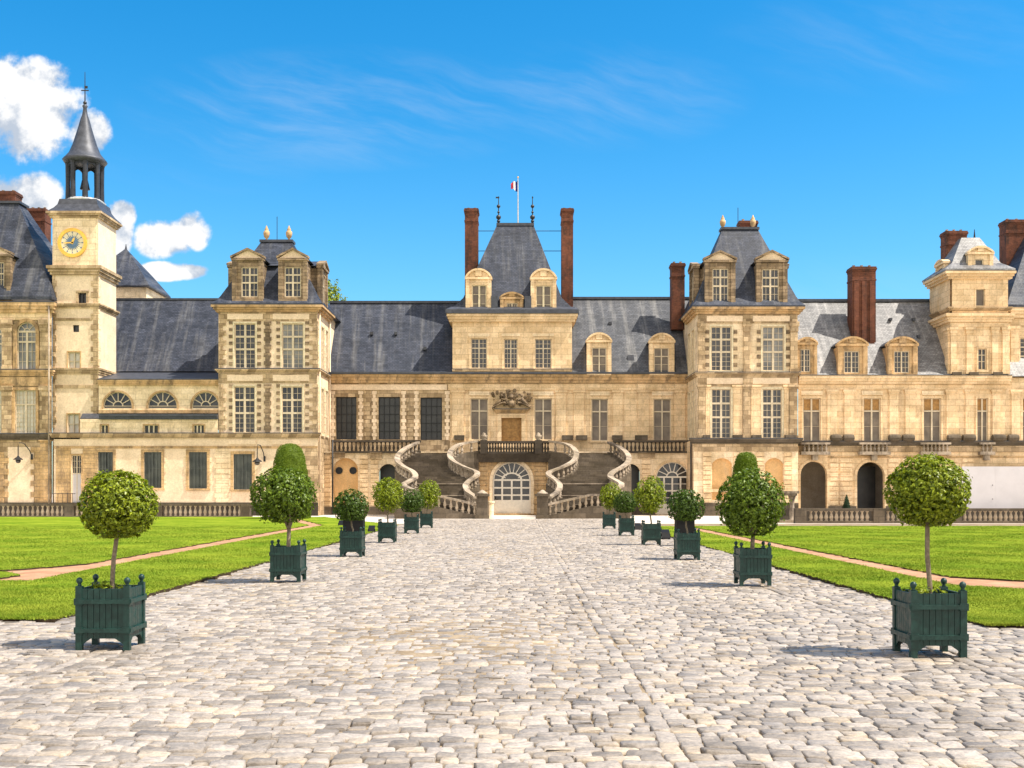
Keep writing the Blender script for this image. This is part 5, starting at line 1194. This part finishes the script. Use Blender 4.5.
# landing between the flights, over the arched door
root = thing('entrance_terrace', 'stone terrace with dark curved balustrade above the big white arched door', 'terrace', (XC, 84.5, 0))
YD = 85.05; B = Bld(root, Fr('front', YD)); zt_ = 4.52
B.wall(452, 576, 452, 520, [(492.5, 531, 461.5, 513.5, 18.5)], 'rubble', z0=0, dep=.5)
dr = B.win(492.5, 531, 461.5, 514.5, 18.5, cols=4, rows=(.36, .34, .30), bar=.13, sub=None, fan=9, subbar=.05, fmat='door_white', pmat='glass', rec=.3, edge=.12, kick=.95, hubk=(.56, .42), name='door')
B.surround(492.5, 531, 461.5, 514, .22, .07, 'ashlar_pale', sill=False, rise=18.5)
for a, b_ in ((479, 488), (534, 546)): B.quoin(a, b_, 457, 514, .36, 0, .06, 'rubble', name='rusticated_pier', gap=.025)
tp = MB(); A0 = np.array((X(457, 83.4), 83.2)); half = XC - X(477.5, 84.85)
pts = []
for k in range(33):
    f = -1 + 2 * k / 32; pts.append((XC + half * f * (1 - .0), 84.88 - .05 * f * f, f))
for k in range(32):
    (xa_, ya_, _), (xb_, yb_, _) = pts[k], pts[k + 1]
    tp.hexa([(xa_, ya_ - .10, zt_ - .62), (xb_, yb_ - .10, zt_ - .62), (xb_, 86, zt_ - .62), (xa_, 86, zt_ - .62)], [(xa_, ya_ - .30, zt_), (xb_, yb_ - .30, zt_), (xb_, 86, zt_), (xa_, 86, zt_)])
tp.build('terrace_slab', 'sooty', root)
for z0_, z1_, w_, nm in ((zt_ + .002, zt_ + .14, .14, 'plinth'), (zt_ + .78, zt_ + .94, .17, 'balustrade')):
    rl = MB()
    for k in range(32):
        (xa_, ya_, _), (xb_, yb_, _) = pts[k], pts[k + 1]
        rl.hexa([(xa_, ya_ - w_, z0_), (xb_, yb_ - w_, z0_), (xb_, yb_ + w_, z0_), (xa_, ya_ + w_, z0_)], [(xa_, ya_ - w_, z1_), (xb_, yb_ - w_, z1_), (xb_, yb_ + w_, z1_), (xa_, ya_ + w_, z1_)])
    bal = rl.build(nm, 'sooty', root)
for k in range(26):
    f = -1 + 2 * (k + .5) / 26; MB().lathe(baluster_profile(zt_ + .14, .64, .105), XC + half * f, 84.88 - .05 * f * f, 7).build('baluster', 'sooty', bal)
for px in (483.5, 538.5):
    x_ = X(px, 84); MB().box(x_ - .26, x_ + .26, 84.45, 85.05, zt_, zt_ + 1.0).build('terrace_post', 'sooty', root)
    MB().lathe([(.2, zt_ + 1.0), (.14, zt_ + 1.06), (.24, zt_ + 1.2), (.26, zt_ + 1.36), (.12, zt_ + 1.42), (.15, zt_ + 1.5), (.02, zt_ + 1.56)], x_, 84.75, 10).build('finial', 'rail', root, True)
for s in (-1, 1): 
    x_ = sx(X(478, 83), s); MB().lathe([(.30, 0), (.28, .2), (.28, .95), (.33, 1.0), (.33, 1.1), (.01, 1.12)], sx(X(489.5, 74.6), -1) if s < 0 else sx(X(489.5, 74.6), 1), 74.6, 12).build('stone_bollard', 'ashlar_pale', root) if s < 0 else None

# ================================================================== balustrades
def balustrade(root, x0, x1, Y, h, spacing, posts, stuff_after=100, low=.16):
    MB().box(x0, x1, Y - .2, Y + .2, -.05, low).build('plinth', 'dark', root)
    MB().box(x0, x1, Y - .19, Y + .19, h - .15, h).build('rail', 'dark', root)
    n = int((x1 - x0) / spacing); prof = baluster_profile(low, h - .15 - low, .115)
    proto = None
    for p_ in posts: MB().box(p_ - .3, p_ + .3, Y - .23, Y + .23, -.04, h + .004).build('post', 'dark', root)
    xs = [x0 + (k + .5) * (x1 - x0) / n for k in range(n)]; xs = [x for x in xs if all(abs(x - p_) > .34 for p_ in posts)]
    for x in xs:
        MB().lathe([(r_, z) for r_, z in prof], x, Y, 7).build('baluster', 'rail_pale', root)
    return len(xs)
h = Z(503.5, 77.4)
bl = thing('stone_balustrade', 'dark weathered balustrade in front of the cream low range at left', 'balustrade', (X(110, 77.4), 77.4, 0))
print('left balusters', balustrade(bl, X(-14, 77.4), X(252, 77.4), 77.4, h, .33, [X(70, 77.4), X(158, 77.4), X(246, 77.4)], low=.10))
YB = 63.0
br = thing('stone_balustrade', 'dark weathered balustrade under the arches and white hoarding at right', 'balustrade', (X(860, YB), YB, 0))
print('right balusters', balustrade(br, X(798, YB), X(1034, YB), YB, Z(508.3, YB), .28, [X(800, YB), X(878, YB), X(955, YB), X(1031, YB)], low=.12))
YTB = 86.15
for nm, a, b_ in (('dark stone balustrade along the terrace beneath the black latticed windows', 333, 421), ('dark stone balustrade along the terrace right of the curved stairs', 613, 694)):
    t = thing('terrace_balustrade', nm, 'balustrade', (X((a + b_) / 2, YTB), YTB, 4.62))
    x0_, x1_ = X(a, YTB), X(b_, YTB); z0_ = 4.622
    MB().box(x0_, x1_, YTB - .18, YTB + .18, z0_, z0_ + .14).build('plinth', 'sooty', t); MB().box(x0_, x1_, YTB - .2, YTB + .2, z0_ + .80, z0_ + .95).build('rail', 'sooty', t)
    n = int((x1_ - x0_) / .3)
    for k in range(n): MB().lathe(baluster_profile(z0_ + .14, .66, .10), x0_ + (x1_ - x0_) * (k + .5) / n, YTB, 7).build('baluster', 'sooty', t)

# ================================================================== white hoarding, stone table, lamps, floodlights
YH = 82.9
hd = thing('hoarding', 'plain white site hoarding panels standing behind the right balustrade', 'hoarding', (X(1000, YH), YH, 0))
x0_ = X(962, YH)
for k in range(3):
    MB().box(x0_ + k * 2.44 + .003, x0_ + (k + 1) * 2.44 - .003, YH, YH + .06, .15, Z(466.5, YH)).build('panel', 'white', hd)
    for z_ in (1.2, 2.2): MB().ball((x0_ + k * 2.44 + 2.2, YH - .01, z_), .035).build('bolt', 'iron', hd)
    MB().box(x0_ + k * 2.44 + 1.1, x0_ + k * 2.44 + 1.2, YH + .06, YH + .16, .15, 3.2).build('brace', 'wood', hd)
YS = 64.0
tb = thing('stone_table', 'carved stone table with thick slab beside the end of the right balustrade', 'stone table', (X(784, YS), YS, 0))
z1_ = Z(491, YS); x0_, x1_ = X(768, YS), X(797.5, YS)
MB().box(x0_, x1_, YS - .4, YS + .4, z1_ - .14, z1_).build('slab', 'rail', tb); MB().box(x0_ + .1, x1_ - .1, YS - .34, YS + .34, z1_ - .26, z1_ - .14).build('slab_moulding', 'rail', tb)
for x_ in (x0_ + .3, x1_ - .3): MB().lathe([(.24, 0), (.24, .15), (.14, .2), (.17, .55), (.11, .95), (.15, z1_ - .5), (.23, z1_ - .26)], x_, YS, 10).build('leg', 'rail', tb, True)
MB().box(x0_ + .05, x1_ - .05, YS - .36, YS + .36, -.02, .14).build('base', 'rail', tb)
def wall_lantern(px, py, Y, label, arm):
    x_, z_ = X(px, Y), Z(py, Y); yy = Y - .55
    r = thing('wall_lantern', label, 'lantern', (x_ + arm, Y, z_ + .5), 'hanging lanterns on the left facade')
    MB().tube([(x_ + arm, Y + .03, z_ + .3), (x_ + arm * .9, Y - .2, z_ + .75), (x_ + arm * .5, yy + .1, z_ + 1.25), (x_ + arm * .1, yy, z_ + 1.3), (x_, yy, z_ + 1.0), (x_, yy, z_ + .3)], .035, 6).build('bracket', 'iron', r)
    MB().box(x_ + arm - .07, x_ + arm + .07, Y - .06, Y + .02, z_ + .1, z_ + .5).build('wall_plate', 'iron', r)
    MB().lathe([(.06, z_ + .36), (.1, z_ + .28), (.34, z_ + .12), (.36, z_ + .08), (.30, z_ + .07)], x_, yy, 8).build('lamp_shade', 'iron', r)
    MB().lathe([(.16, z_ + .07), (.2, z_ - .0), (.14, z_ - .14), (.02, z_ - .18)], x_, yy, 8).build('lamp_glass', 'glass', r)
wall_lantern(21.5, 461, 82.9, 'black hanging lantern on curved bracket on the wall of the far-left pavilion', .75)
wall_lantern(259, 463, 82.7, 'black hanging lantern on curved bracket near the clipped yew cone at left', .4)
def floodlight(x, y, w_, label, face=1):
    r = thing('floodlight', label, 'floodlight', (x, y, 0), 'black floodlights on the ground')
    MB().box(x - w_ * .5, x + w_ * .5, y - .16, y + .16, -.01, .05).build('base_plate', 'black', r)
    yk_ = MB()
    for s in (-1, 1): yk_.box(x + s * (w_ * .5 + .0) - .015, x + s * (w_ * .5) + .015, y - .04, y + .04, .05, w_ * .62)
    yk_.build('yoke', 'black', r)
    h_ = w_ * .62; a = MB(); c_, s_ = math.cos(.5), math.sin(.5)
    rot = lambda yy, zz_: (y + yy * c_ - zz_ * s_ * -1, h_ + zz_ * c_ - yy * s_ * -1)
    q0 = [rot(-.12, -w_ * .36), rot(.16, -w_ * .24), rot(.16, w_ * .24), rot(-.12, w_ * .36)]
    f = [(x - w_ * .46, *p_) for p_ in q0]; g_ = [(x + w_ * .46, *p_) for p_ in q0]
    a.poly(f); a.poly(g_[::-1])
    for i in range(4): a.poly([f[i], g_[i], g_[(i + 1) % 4], f[(i + 1) % 4]])
    a.build('housing', 'black', r)
    l0, l1 = rot(.164, -w_ * .2), rot(.164, w_ * .2); MB().poly([(x - w_ * .4, *l0), (x + w_ * .4, *l0), (x + w_ * .4, *l1), (x - w_ * .4, *l1)]).build('lens', 'night', r)
def equipment_box(x, y, w_, h_, label):
    r = thing('equipment_box', label, 'box', (x, y, 0), 'black boxes behind the dark ball trees')
    MB().box(x - w_ / 2, x + w_ / 2, y - .25, y + .25, .04, h_).build('case', 'black', r)
    MB().box(x - w_ / 2 - .03, x + w_ / 2 + .03, y - .28, y + .28, h_, h_ + .05).build('lid', 'black', r)
    for s in (-1, 1): MB().box(x + s * w_ * .36 - .05, x + s * w_ * .36 + .05, y - .2, y + .2, -.01, .04).build('foot', 'iron', r)
def gp(px, py): Y = FOC * CAMZ / (py - HY); return X(px, Y), Y       # ground point seen at a photo position

# ================================================================== Versailles planters and ball trees
PW, PB, PT = .272, .13, .655             # half width, panel bottom, panel top
def make_planter(root):
    for rot in range(4):
        mb = MB(); ns = 7; a = 2 * PW - .10
        for k in range(ns):
            x0 = -PW + .05 + a * k / ns
            zb = PB - .0 if k not in (0, ns - 1) else PB - .02
            mb.box(x0 + .0025, x0 + a / ns - .0025, -PW - .0, -PW + .022, zb, PT)
        c, s = (1, 0, -1, 0)[rot], (0, 1, 0, -1)[rot]
        mb.v = [(x * c - y * s, x * s + y * c, z) for x, y, z in mb.v]; mb.v = [(x + root.location.x, y + root.location.y, z) for x, y, z in mb.v]
        pn = mb.build('panel', 'green', root)
        mb = MB(); e = .003 if rot % 2 else 0
        for z in (.215, .52): mb.box(-PW - .012, PW + .012, -PW - .028, -PW + .004, z - .022 + e, z + .022 + e)
        mb.v = [(x * c - y * s + root.location.x, x * s + y * c + root.location.y, z) for x, y, z in mb.v]; mb.build('rail', 'green', root)
        for sg in (-1, 1):                                    # curved brackets at the foot
            mb = MB()
            pl = [(sg * (PW - .05), PB + .004), (sg * (PW - .05), PB - .075), (sg * (PW - .08), PB - .045), (sg * (PW - .15), PB + .004)]
            if sg < 0: pl = pl[::-1]
            f = [(x, -PW + .001, z) for x, z in pl]; g2 = [(x, -PW + .02, z) for x, z in pl]; mb.poly(f); mb.poly(g2[::-1])
            for i in range(4): mb.poly([f[i], f[(i + 1) % 4], g2[(i + 1) % 4], g2[i]])
            mb.v = [(x * c - y * s + root.location.x, x * s + y * c + root.location.y, z) for x, y, z in mb.v]; mb.build('foot_bracket', 'green', root)
    rx, ry = root.location.x, root.location.y
    for sx_ in (-1, 1):
        for sy_ in (-1, 1):
            cx_, cy_ = rx + sx_ * (PW - .022), ry + sy_ * (PW - .022)
            mb = MB().box(cx_ - .033, cx_ + .033, cy_ - .033, cy_ + .033, 0, PT + .03)
            for z in (.215, .52): mb.box(cx_ - .045, cx_ + .045, cy_ - .045, cy_ + .045, z - .035, z + .035)
            po = mb.build('post', 'green', root)
            MB().lathe([(.026, PT + .03), (.016, PT + .045), (.02, PT + .055), (.031, PT + .072), (.034, PT + .088), (.029, PT + .104), (.016, PT + .117), (.002, PT + .122)], cx_, cy_, 12).build('finial', 'green', po, True)
    so = MB(); n = 10
    hgt = lambda i, j: PT - .07 + .02 * math.sin(i * 2.1 + j * 1.3) + (.03 - .006 * ((i - 5) ** 2 + (j - 5) ** 2) ** .5)
    for i in range(n):
        for j in range(n):
            q = lambda a, b_: (rx - PW + .022 + (2 * PW - .044) * a / n, ry - PW + .022 + (2 * PW - .044) * b_ / n, hgt(a, b_))
            so.poly([q(i, j), q(i + 1, j), q(i + 1, j + 1), q(i, j + 1)])
    so.build('soil', 'soil', root, True)
proto = thing('planter_box', '', 'planter', (0, 0, 0), 'green planter boxes lining the cobbled drive')
make_planter(proto)

def leaf_cloud(c, rx, ry, rz, n, L, seed, flat_bottom=.0, shell=.35, wild=.05, up=.3, wl=.42):
    """leaves spread through the outer part of a lumpy ellipsoid; returns vertices and quads"""
    g_ = np.random.default_rng(seed)
    m_ = max(6, n // 6)                                     # leaves sit in sprays; sprays stand at different depths
    cv_ = g_.normal(size=(m_, 3)); cv_ /= np.linalg.norm(cv_, axis=1)[:, None]
    k = g_.normal(size=(14, 3)) * 2.6; ph = g_.uniform(0, 6.28, 14)
    lump = sum(np.sin(cv_ @ k[i] + ph[i]) for i in range(14)) / 14
    cr_ = (1 - shell * g_.random(m_) ** 2.2) * (1 + wild * 2.4 * lump + g_.normal(0, wild * .8, m_))
    ci = g_.integers(0, m_, n); sp = 1.55 / math.sqrt(m_)
    dv = cv_[ci] + g_.normal(0, sp * .6, (n, 3)); dv /= np.linalg.norm(dv, axis=1)[:, None]
    r = cr_[ci] + g_.normal(0, wild * .55, n) - ((dv - cv_[ci]) ** 2).sum(1) * 1.2
    p = dv * r[:, None] * np.array((rx, ry, rz))
    if flat_bottom: p[:, 2] = np.where(p[:, 2] < -rz * (1 - flat_bottom), -rz * (1 - flat_bottom) + (p[:, 2] + rz * (1 - flat_bottom)) * .25, p[:, 2])
    nrm = dv / np.array((rx, ry, rz)); nrm /= np.linalg.norm(nrm, axis=1)[:, None]
    nrm = nrm + (dv - cv_[ci]) * 2.2 + g_.normal(0, .5, (n, 3)) + np.array((0, 0, up)); nrm /= np.linalg.norm(nrm, axis=1)[:, None]
    t = g_.normal(size=(n, 3)) + dv * .6 - np.array((0, 0, .25)); t -= (t * nrm).sum(1)[:, None] * nrm; t /= np.linalg.norm(t, axis=1)[:, None]
    s = np.cross(nrm, t); ln = L * g_.uniform(.65, 1.25, n)[:, None]; wd = ln * wl
    p = p + np.array(c)
    V = np.stack([p - t * ln * .5, p + s * wd * .5 + nrm * wd * .18, p + t * ln * .5 - nrm * ln * .08, p - s * wd * .5 + nrm * wd * .18], 1)
    return V.reshape(-1, 3), np.arange(n * 4).reshape(-1, 4)
def twig_core(c, rx, ry, rz, seed, n=260):
    """short inner twigs so the heart of the crown is not empty"""
    g_ = np.random.default_rng(seed); V, F = [], []
    dv = g_.normal(size=(n, 3)); dv /= np.linalg.norm(dv, axis=1)[:, None]
    for i in range(n):
        a = np.array(c) + dv[i] * .15 * np.array((rx, ry, rz)) + np.array((0, 0, -rz * .35)); b_ = np.array(c) + dv[i] * .85 * np.array((rx, ry, rz))
        s = np.cross(b_ - a, g_.normal(size=3)); s /= np.linalg.norm(s); s *= .004; k = len(V) ; V += [a - s, a + s, b_ + s * .4, b_ - s * .4]; F.append((k, k + 1, k + 2, k + 3))
    return np.array(V), np.array(F)
def ball_tree(x, y, label, cz, rx, rz, leaf, n, L, fork, seed, flat=0.0, zbase=PT - .05, lean=0.0, tr=.026, wild=.05):
    root = thing('ball_tree', label, 'tree', (x, y, zbase), 'clipped ball trees in planter boxes')
    r_ = random.Random(seed); cx_ = x + lean
    zt2 = cz - rz * .55
    mb = MB()
    if not fork:
        mb.tube([(x, y, zbase - .05), (x + .012, y, zbase + .12), (x + lean * .4 - .008, y + .01, (zbase + zt2) / 2), (cx_, y, zt2), (cx_, y, cz)], [tr * 1.3, tr * 1.05, tr, tr * .95, tr * .4], 9)
        for k in range(7):
            a = k * 2.4; mb.tube([(cx_, y, zt2 + .02 * k), (cx_ + .5 * rx * math.cos(a), y + .5 * rx * math.sin(a), cz - rz * .1 + .05 * k)], [tr * .5, tr * .2], 5)
    else:
        zf = zbase + (zt2 - zbase) * .55
        mb.tube([(x, y, zbase - .05), (x, y, zbase + .1), (x + .01, y, zf)], [tr * 1.5, tr * 1.25, tr * 1.15], 9)
        for k in range(fork):
            a = k * 2 * math.pi / fork + .5; mb.tube([(x + .008, y, zf - .03), (x + .10 * math.cos(a), y + .1 * math.sin(a), zf + (cz - zf) * .35), (cx_ + .45 * rx * math.cos(a), y + .45 * rx * math.sin(a), cz)], [tr * .85, tr * .65, tr * .3], 7)
    mb.build('trunk', 'bark', root, True)
    V, F = leaf_cloud((cx_, y, cz), rx, rx, rz, n, L, seed, flat, wild=wild)
    Vc, Fc = leaf_cloud((cx_, y, cz), rx * .72, rx * .72, rz * .72, n // 4, L * 1.5, seed + 50, flat, shell=.7)
    # stray shoots that break the outline
    Vs, Fs = leaf_cloud((cx_, y, cz), rx * 1.05, rx * 1.05, rz * 1.05, n // 28, L, seed + 90, flat, shell=.02, wild=.06)
    V2, F2 = twig_core((cx_, y, cz), rx, rx, rz, seed)
    allV = np.concatenate([V, Vc, Vs, V2]); allF = np.concatenate([F, Fc + len(V), Fs + len(V) + len(Vc), F2 + len(V) + len(Vc) + len(Vs)])
    np_obj('crown', allV, allF, leaf, root)
    return root
#   box: centre px, base py (front foot) | crown: centre px, centre py, half width px, half height px | leaf, fork
ROWS = [
 ('L', 102, 653, 118.5, 505.5, 38.5, 36, 'leaf_light', 0, 'light green ball tree on a slim pale trunk, nearest on the left of the drive', 'dark green slatted planter box nearest the viewer on the left side', .12),
 ('L', 285.5, 583, 283.5, 495.5, 33.5, 29.5, 'leaf_mid', 4, 'big leafy ball tree with forked trunk in front of the tall yew cone at left', 'green planter box holding the forked tree before the tall yew cone at left', .1),
 ('L', 351, 558, 351, 507, 18.5, 18.5, 'leaf_dark', 0, 'dark dense ball tree before the orange niche with two round openings', 'green planter box below the dark ball tree near the orange niche', .35),
 ('L', 386.5, 543, 388, 494.5, 16.5, 18, 'leaf_light', 0, 'light green airy ball tree fourth along the left side of the drive', 'green planter box fourth along the left side, under a light airy tree', 0),
 ('L', 411, 534, 412, 502, 13, 13.5, 'leaf_dark', 0, 'small dark ball tree between two light ones on the left side', 'green planter box under the small dark tree on the left side', .3),
 ('L', 426, 528.5, 429, 494.5, 12, 14.5, 'leaf_light', 0, 'light green ball tree nearest the left flight of stairs', 'green planter box nearest the left flight of stairs', 0),
 ('R', 938.5, 661, 927.5, 492, 41.5, 37.5, 'leaf_light', 0, 'light green ball tree on a slim trunk, nearest on the right of the drive', 'dark green slatted planter box nearest the viewer on the right side', .12),
 ('R', 755.5, 587, 751, 503, 34.5, 36, 'leaf_mid', 5, 'big dark leafy ball tree with forked branches before the small yew dome at right', 'green planter box holding the forked tree before the small yew dome at right', .1),
 ('R', 688.5, 561, 686, 507, 19.5, 18.5, 'leaf_dark', 0, 'dark dense ball tree third along the right side of the drive', 'green planter box third along the right side, below a dark dense tree', .35),
 ('R', 652, 545.5, 650, 495.5, 16.5, 19, 'leaf_light', 0, 'light yellow-green airy ball tree before the white fan-topped side door', 'green planter box under the airy yellow-green tree at right', 0),
 ('R', 627, 536, 625, 503, 12.5, 12.5, 'leaf_dark', 0, 'small dark ball tree between two light ones on the right side', 'green planter box under the small dark tree on the right side', .3),
 ('R', 609.5, 529.5, 610.5, 496.5, 11.5, 14, 'leaf_light', 0, 'light green ball tree nearest the right flight of stairs', 'green planter box nearest the right flight of stairs', 0),
]
for i, (sd, bpx, bpy_, cpx, cpy, crx, crz, leaf, fork, tl, bl_, flat_) in enumerate(ROWS):
    Yf = FOC * CAMZ / (bpy_ - HY); Y = Yf + PW
    x = X(bpx, Yf)
    o = proto if i == 0 else copy_tree(proto)
    o.location = (x, Y, .022); o['label'] = bl_; o.rotation_euler = (0, 0, R(random.uniform(-1.6, 1.6)))
    if i == 0: o.rotation_euler = (0, 0, R(1.5))
    cz = Z(cpy, Y); rx = crx * Y / FOC; rz = crz * Y / FOC
    near = Y < 15
    n = 12000 if near else 8500 if Y < 24 else 5200 if leaf == 'leaf_dark' else 3600
    L = (.046 if near else .066 if Y < 24 else .075) if leaf != 'leaf_dark' else .06
    ball_tree(x, Y, tl, cz, rx * .97, rz * .97, leaf, n, L, fork, 100 + i, flat_, lean=X(cpx, Y) - x, tr=.024 if not fork else .032, wild=.017 if near else .018 if leaf != 'leaf_light' else .05)
    if i in (0, 6):                                             # little weeds in the two nearest boxes
        V, F = leaf_cloud((x - .04, Y - .03, PT + .025), .22, .22, .06, 170, .06, 700 + i, shell=.9, wl=.32)
        struct(tag(np_obj('weeds', V, F, 'leaf_light'), 'low green weeds in the soil of the nearest %s planter' % ('left' if i == 0 else 'right'), 'weeds'), 'stuff')
for px, py, w_, lab in ((341, 526.3, .26, 'small black floodlight on the grass left of the third left planter'), (371.5, 533, .28, 'small black floodlight between the third and fourth left planters'), (638, 530.5, .30, 'small black floodlight between the fourth and fifth right planters'), (665.5, 539, .32, 'small black floodlight between the third and fourth right planters')):
    floodlight(*gp(px, py), w_, lab)
x_, y_ = gp(354, 545); equipment_box(x_, y_, 20 * y_ / FOC, Z(517, y_), 'black equipment box behind the dark ball tree near the orange niche')
x_, y_ = gp(684.5, 546); equipment_box(x_, y_, 18 * y_ / FOC, Z(518, y_), 'black equipment box behind the dark ball tree third on the right')

# ================================================================== clipped yews, cypress, tree beyond the roof
def yew(px, py, top, hw, label, shape, name='clipped_yew', leaf='leaf_yew', n=26000, L=.09, Y=None):
    Y = Y or FOC * CAMZ / (py - HY); x = X(px, Y); H = Z(top, Y); r0 = hw * Y / FOC
    root = thing(name, label, 'clipped tree', (x, Y, 0))
    MB().lathe([(.12, 0), (.1, H * .4), (.04, H * .7)], x, Y, 8).build('trunk', 'bark', root)
    prof = [(r0 * a, H * b_) for a, b_ in shape]
    MB().lathe([(max(r_ * .93, .002), z * .985) for r_, z in prof], x, Y, 24).build('crown_core', leaf, root, True)
    g_ = np.random.default_rng(int(px)); zs_ = np.array([p_[1] for p_ in prof]); rs_ = np.array([p_[0] for p_ in prof])
    seg = np.hypot(np.diff(zs_), np.diff(rs_)) * (rs_[1:] + rs_[:-1] + .02); cum = np.concatenate([[0], np.cumsum(seg)]); t = g_.random(n) * cum[-1]
    i = np.clip(np.searchsorted(cum, t) - 1, 0, len(seg) - 1); f = (t - cum[i]) / seg[i]
    r_ = rs_[i] + (rs_[i + 1] - rs_[i]) * f; z = zs_[i] + (zs_[i + 1] - zs_[i]) * f; a = g_.uniform(0, 6.283, n)
    nr = np.stack([np.cos(a) * (zs_[i + 1] - zs_[i]), np.sin(a) * (zs_[i + 1] - zs_[i]), -(rs_[i + 1] - rs_[i])], 1); nr /= np.linalg.norm(nr, axis=1)[:, None] + 1e-9
    off = g_.normal(0, .025, n) + .03 * np.sin(a * 5 + z * 3) * np.sin(z * 4)
    p = np.stack([x + r_ * np.cos(a), Y + r_ * np.sin(a), z], 1) + nr * off[:, None]
    nn = nr + g_.normal(0, .6, (n, 3)); nn /= np.linalg.norm(nn, axis=1)[:, None]; tt = np.cross(nn, g_.normal(size=(n, 3))); tt /= np.linalg.norm(tt, axis=1)[:, None]; s = np.cross(nn, tt)
    ln = L * g_.uniform(.6, 1.2, n)[:, None]
    V = np.stack([p - tt * ln * .5, p + s * ln * .2, p + tt * ln * .5, p - s * ln * .2], 1).reshape(-1, 3)
    np_obj('crown', V, np.arange(n * 4).reshape(-1, 4), leaf, root)
yew(290, 519.5, 444, 20, 'tall round-topped clipped yew cone on the lawn before the left pavilion', [(.98, .02), (1.0, .12), (.97, .3), (.9, .5), (.83, .65), (.72, .82), (.60, .92), (.42, .975), (.2, .995), (.01, 1)])
yew(746, 526.5, 453, 13.5, 'smaller clipped yew dome on the lawn behind the big forked tree at right', [(1.35, .02), (1.4, .12), (1.3, .3), (1.12, .5), (.98, .65), (.84, .80), (.74, .90), (.56, .97), (.3, .995), (.01, 1)])
yew(846.5, 513.5, 495, 4.2, 'tiny dark cone shrub against the pier between the two open arches', [(.9, .02), (1, .12), (.8, .35), (.55, .6), (.3, .82), (.1, .95), (.01, 1)], 'cone_shrub', 'leaf_cypress', 3000, .10, 82.9)
root = thing('tree', 'green treetop just showing above the roof right of the left pavilion dormers', 'tree', (X(325, 110), 110, 0))
MB().lathe([(.35, 0), (.3, 8), (.15, 16), (.05, 19)], X(325, 110), 110, 9).build('trunk', 'bark', root)
V, F = leaf_cloud((X(324, 110), 110, Z(300, 110)), 1.9, 2.2, 1.75, 2600, .32, 55, wild=.12, shell=.6)
np_obj('crown', V, F, 'leaf_light', root)
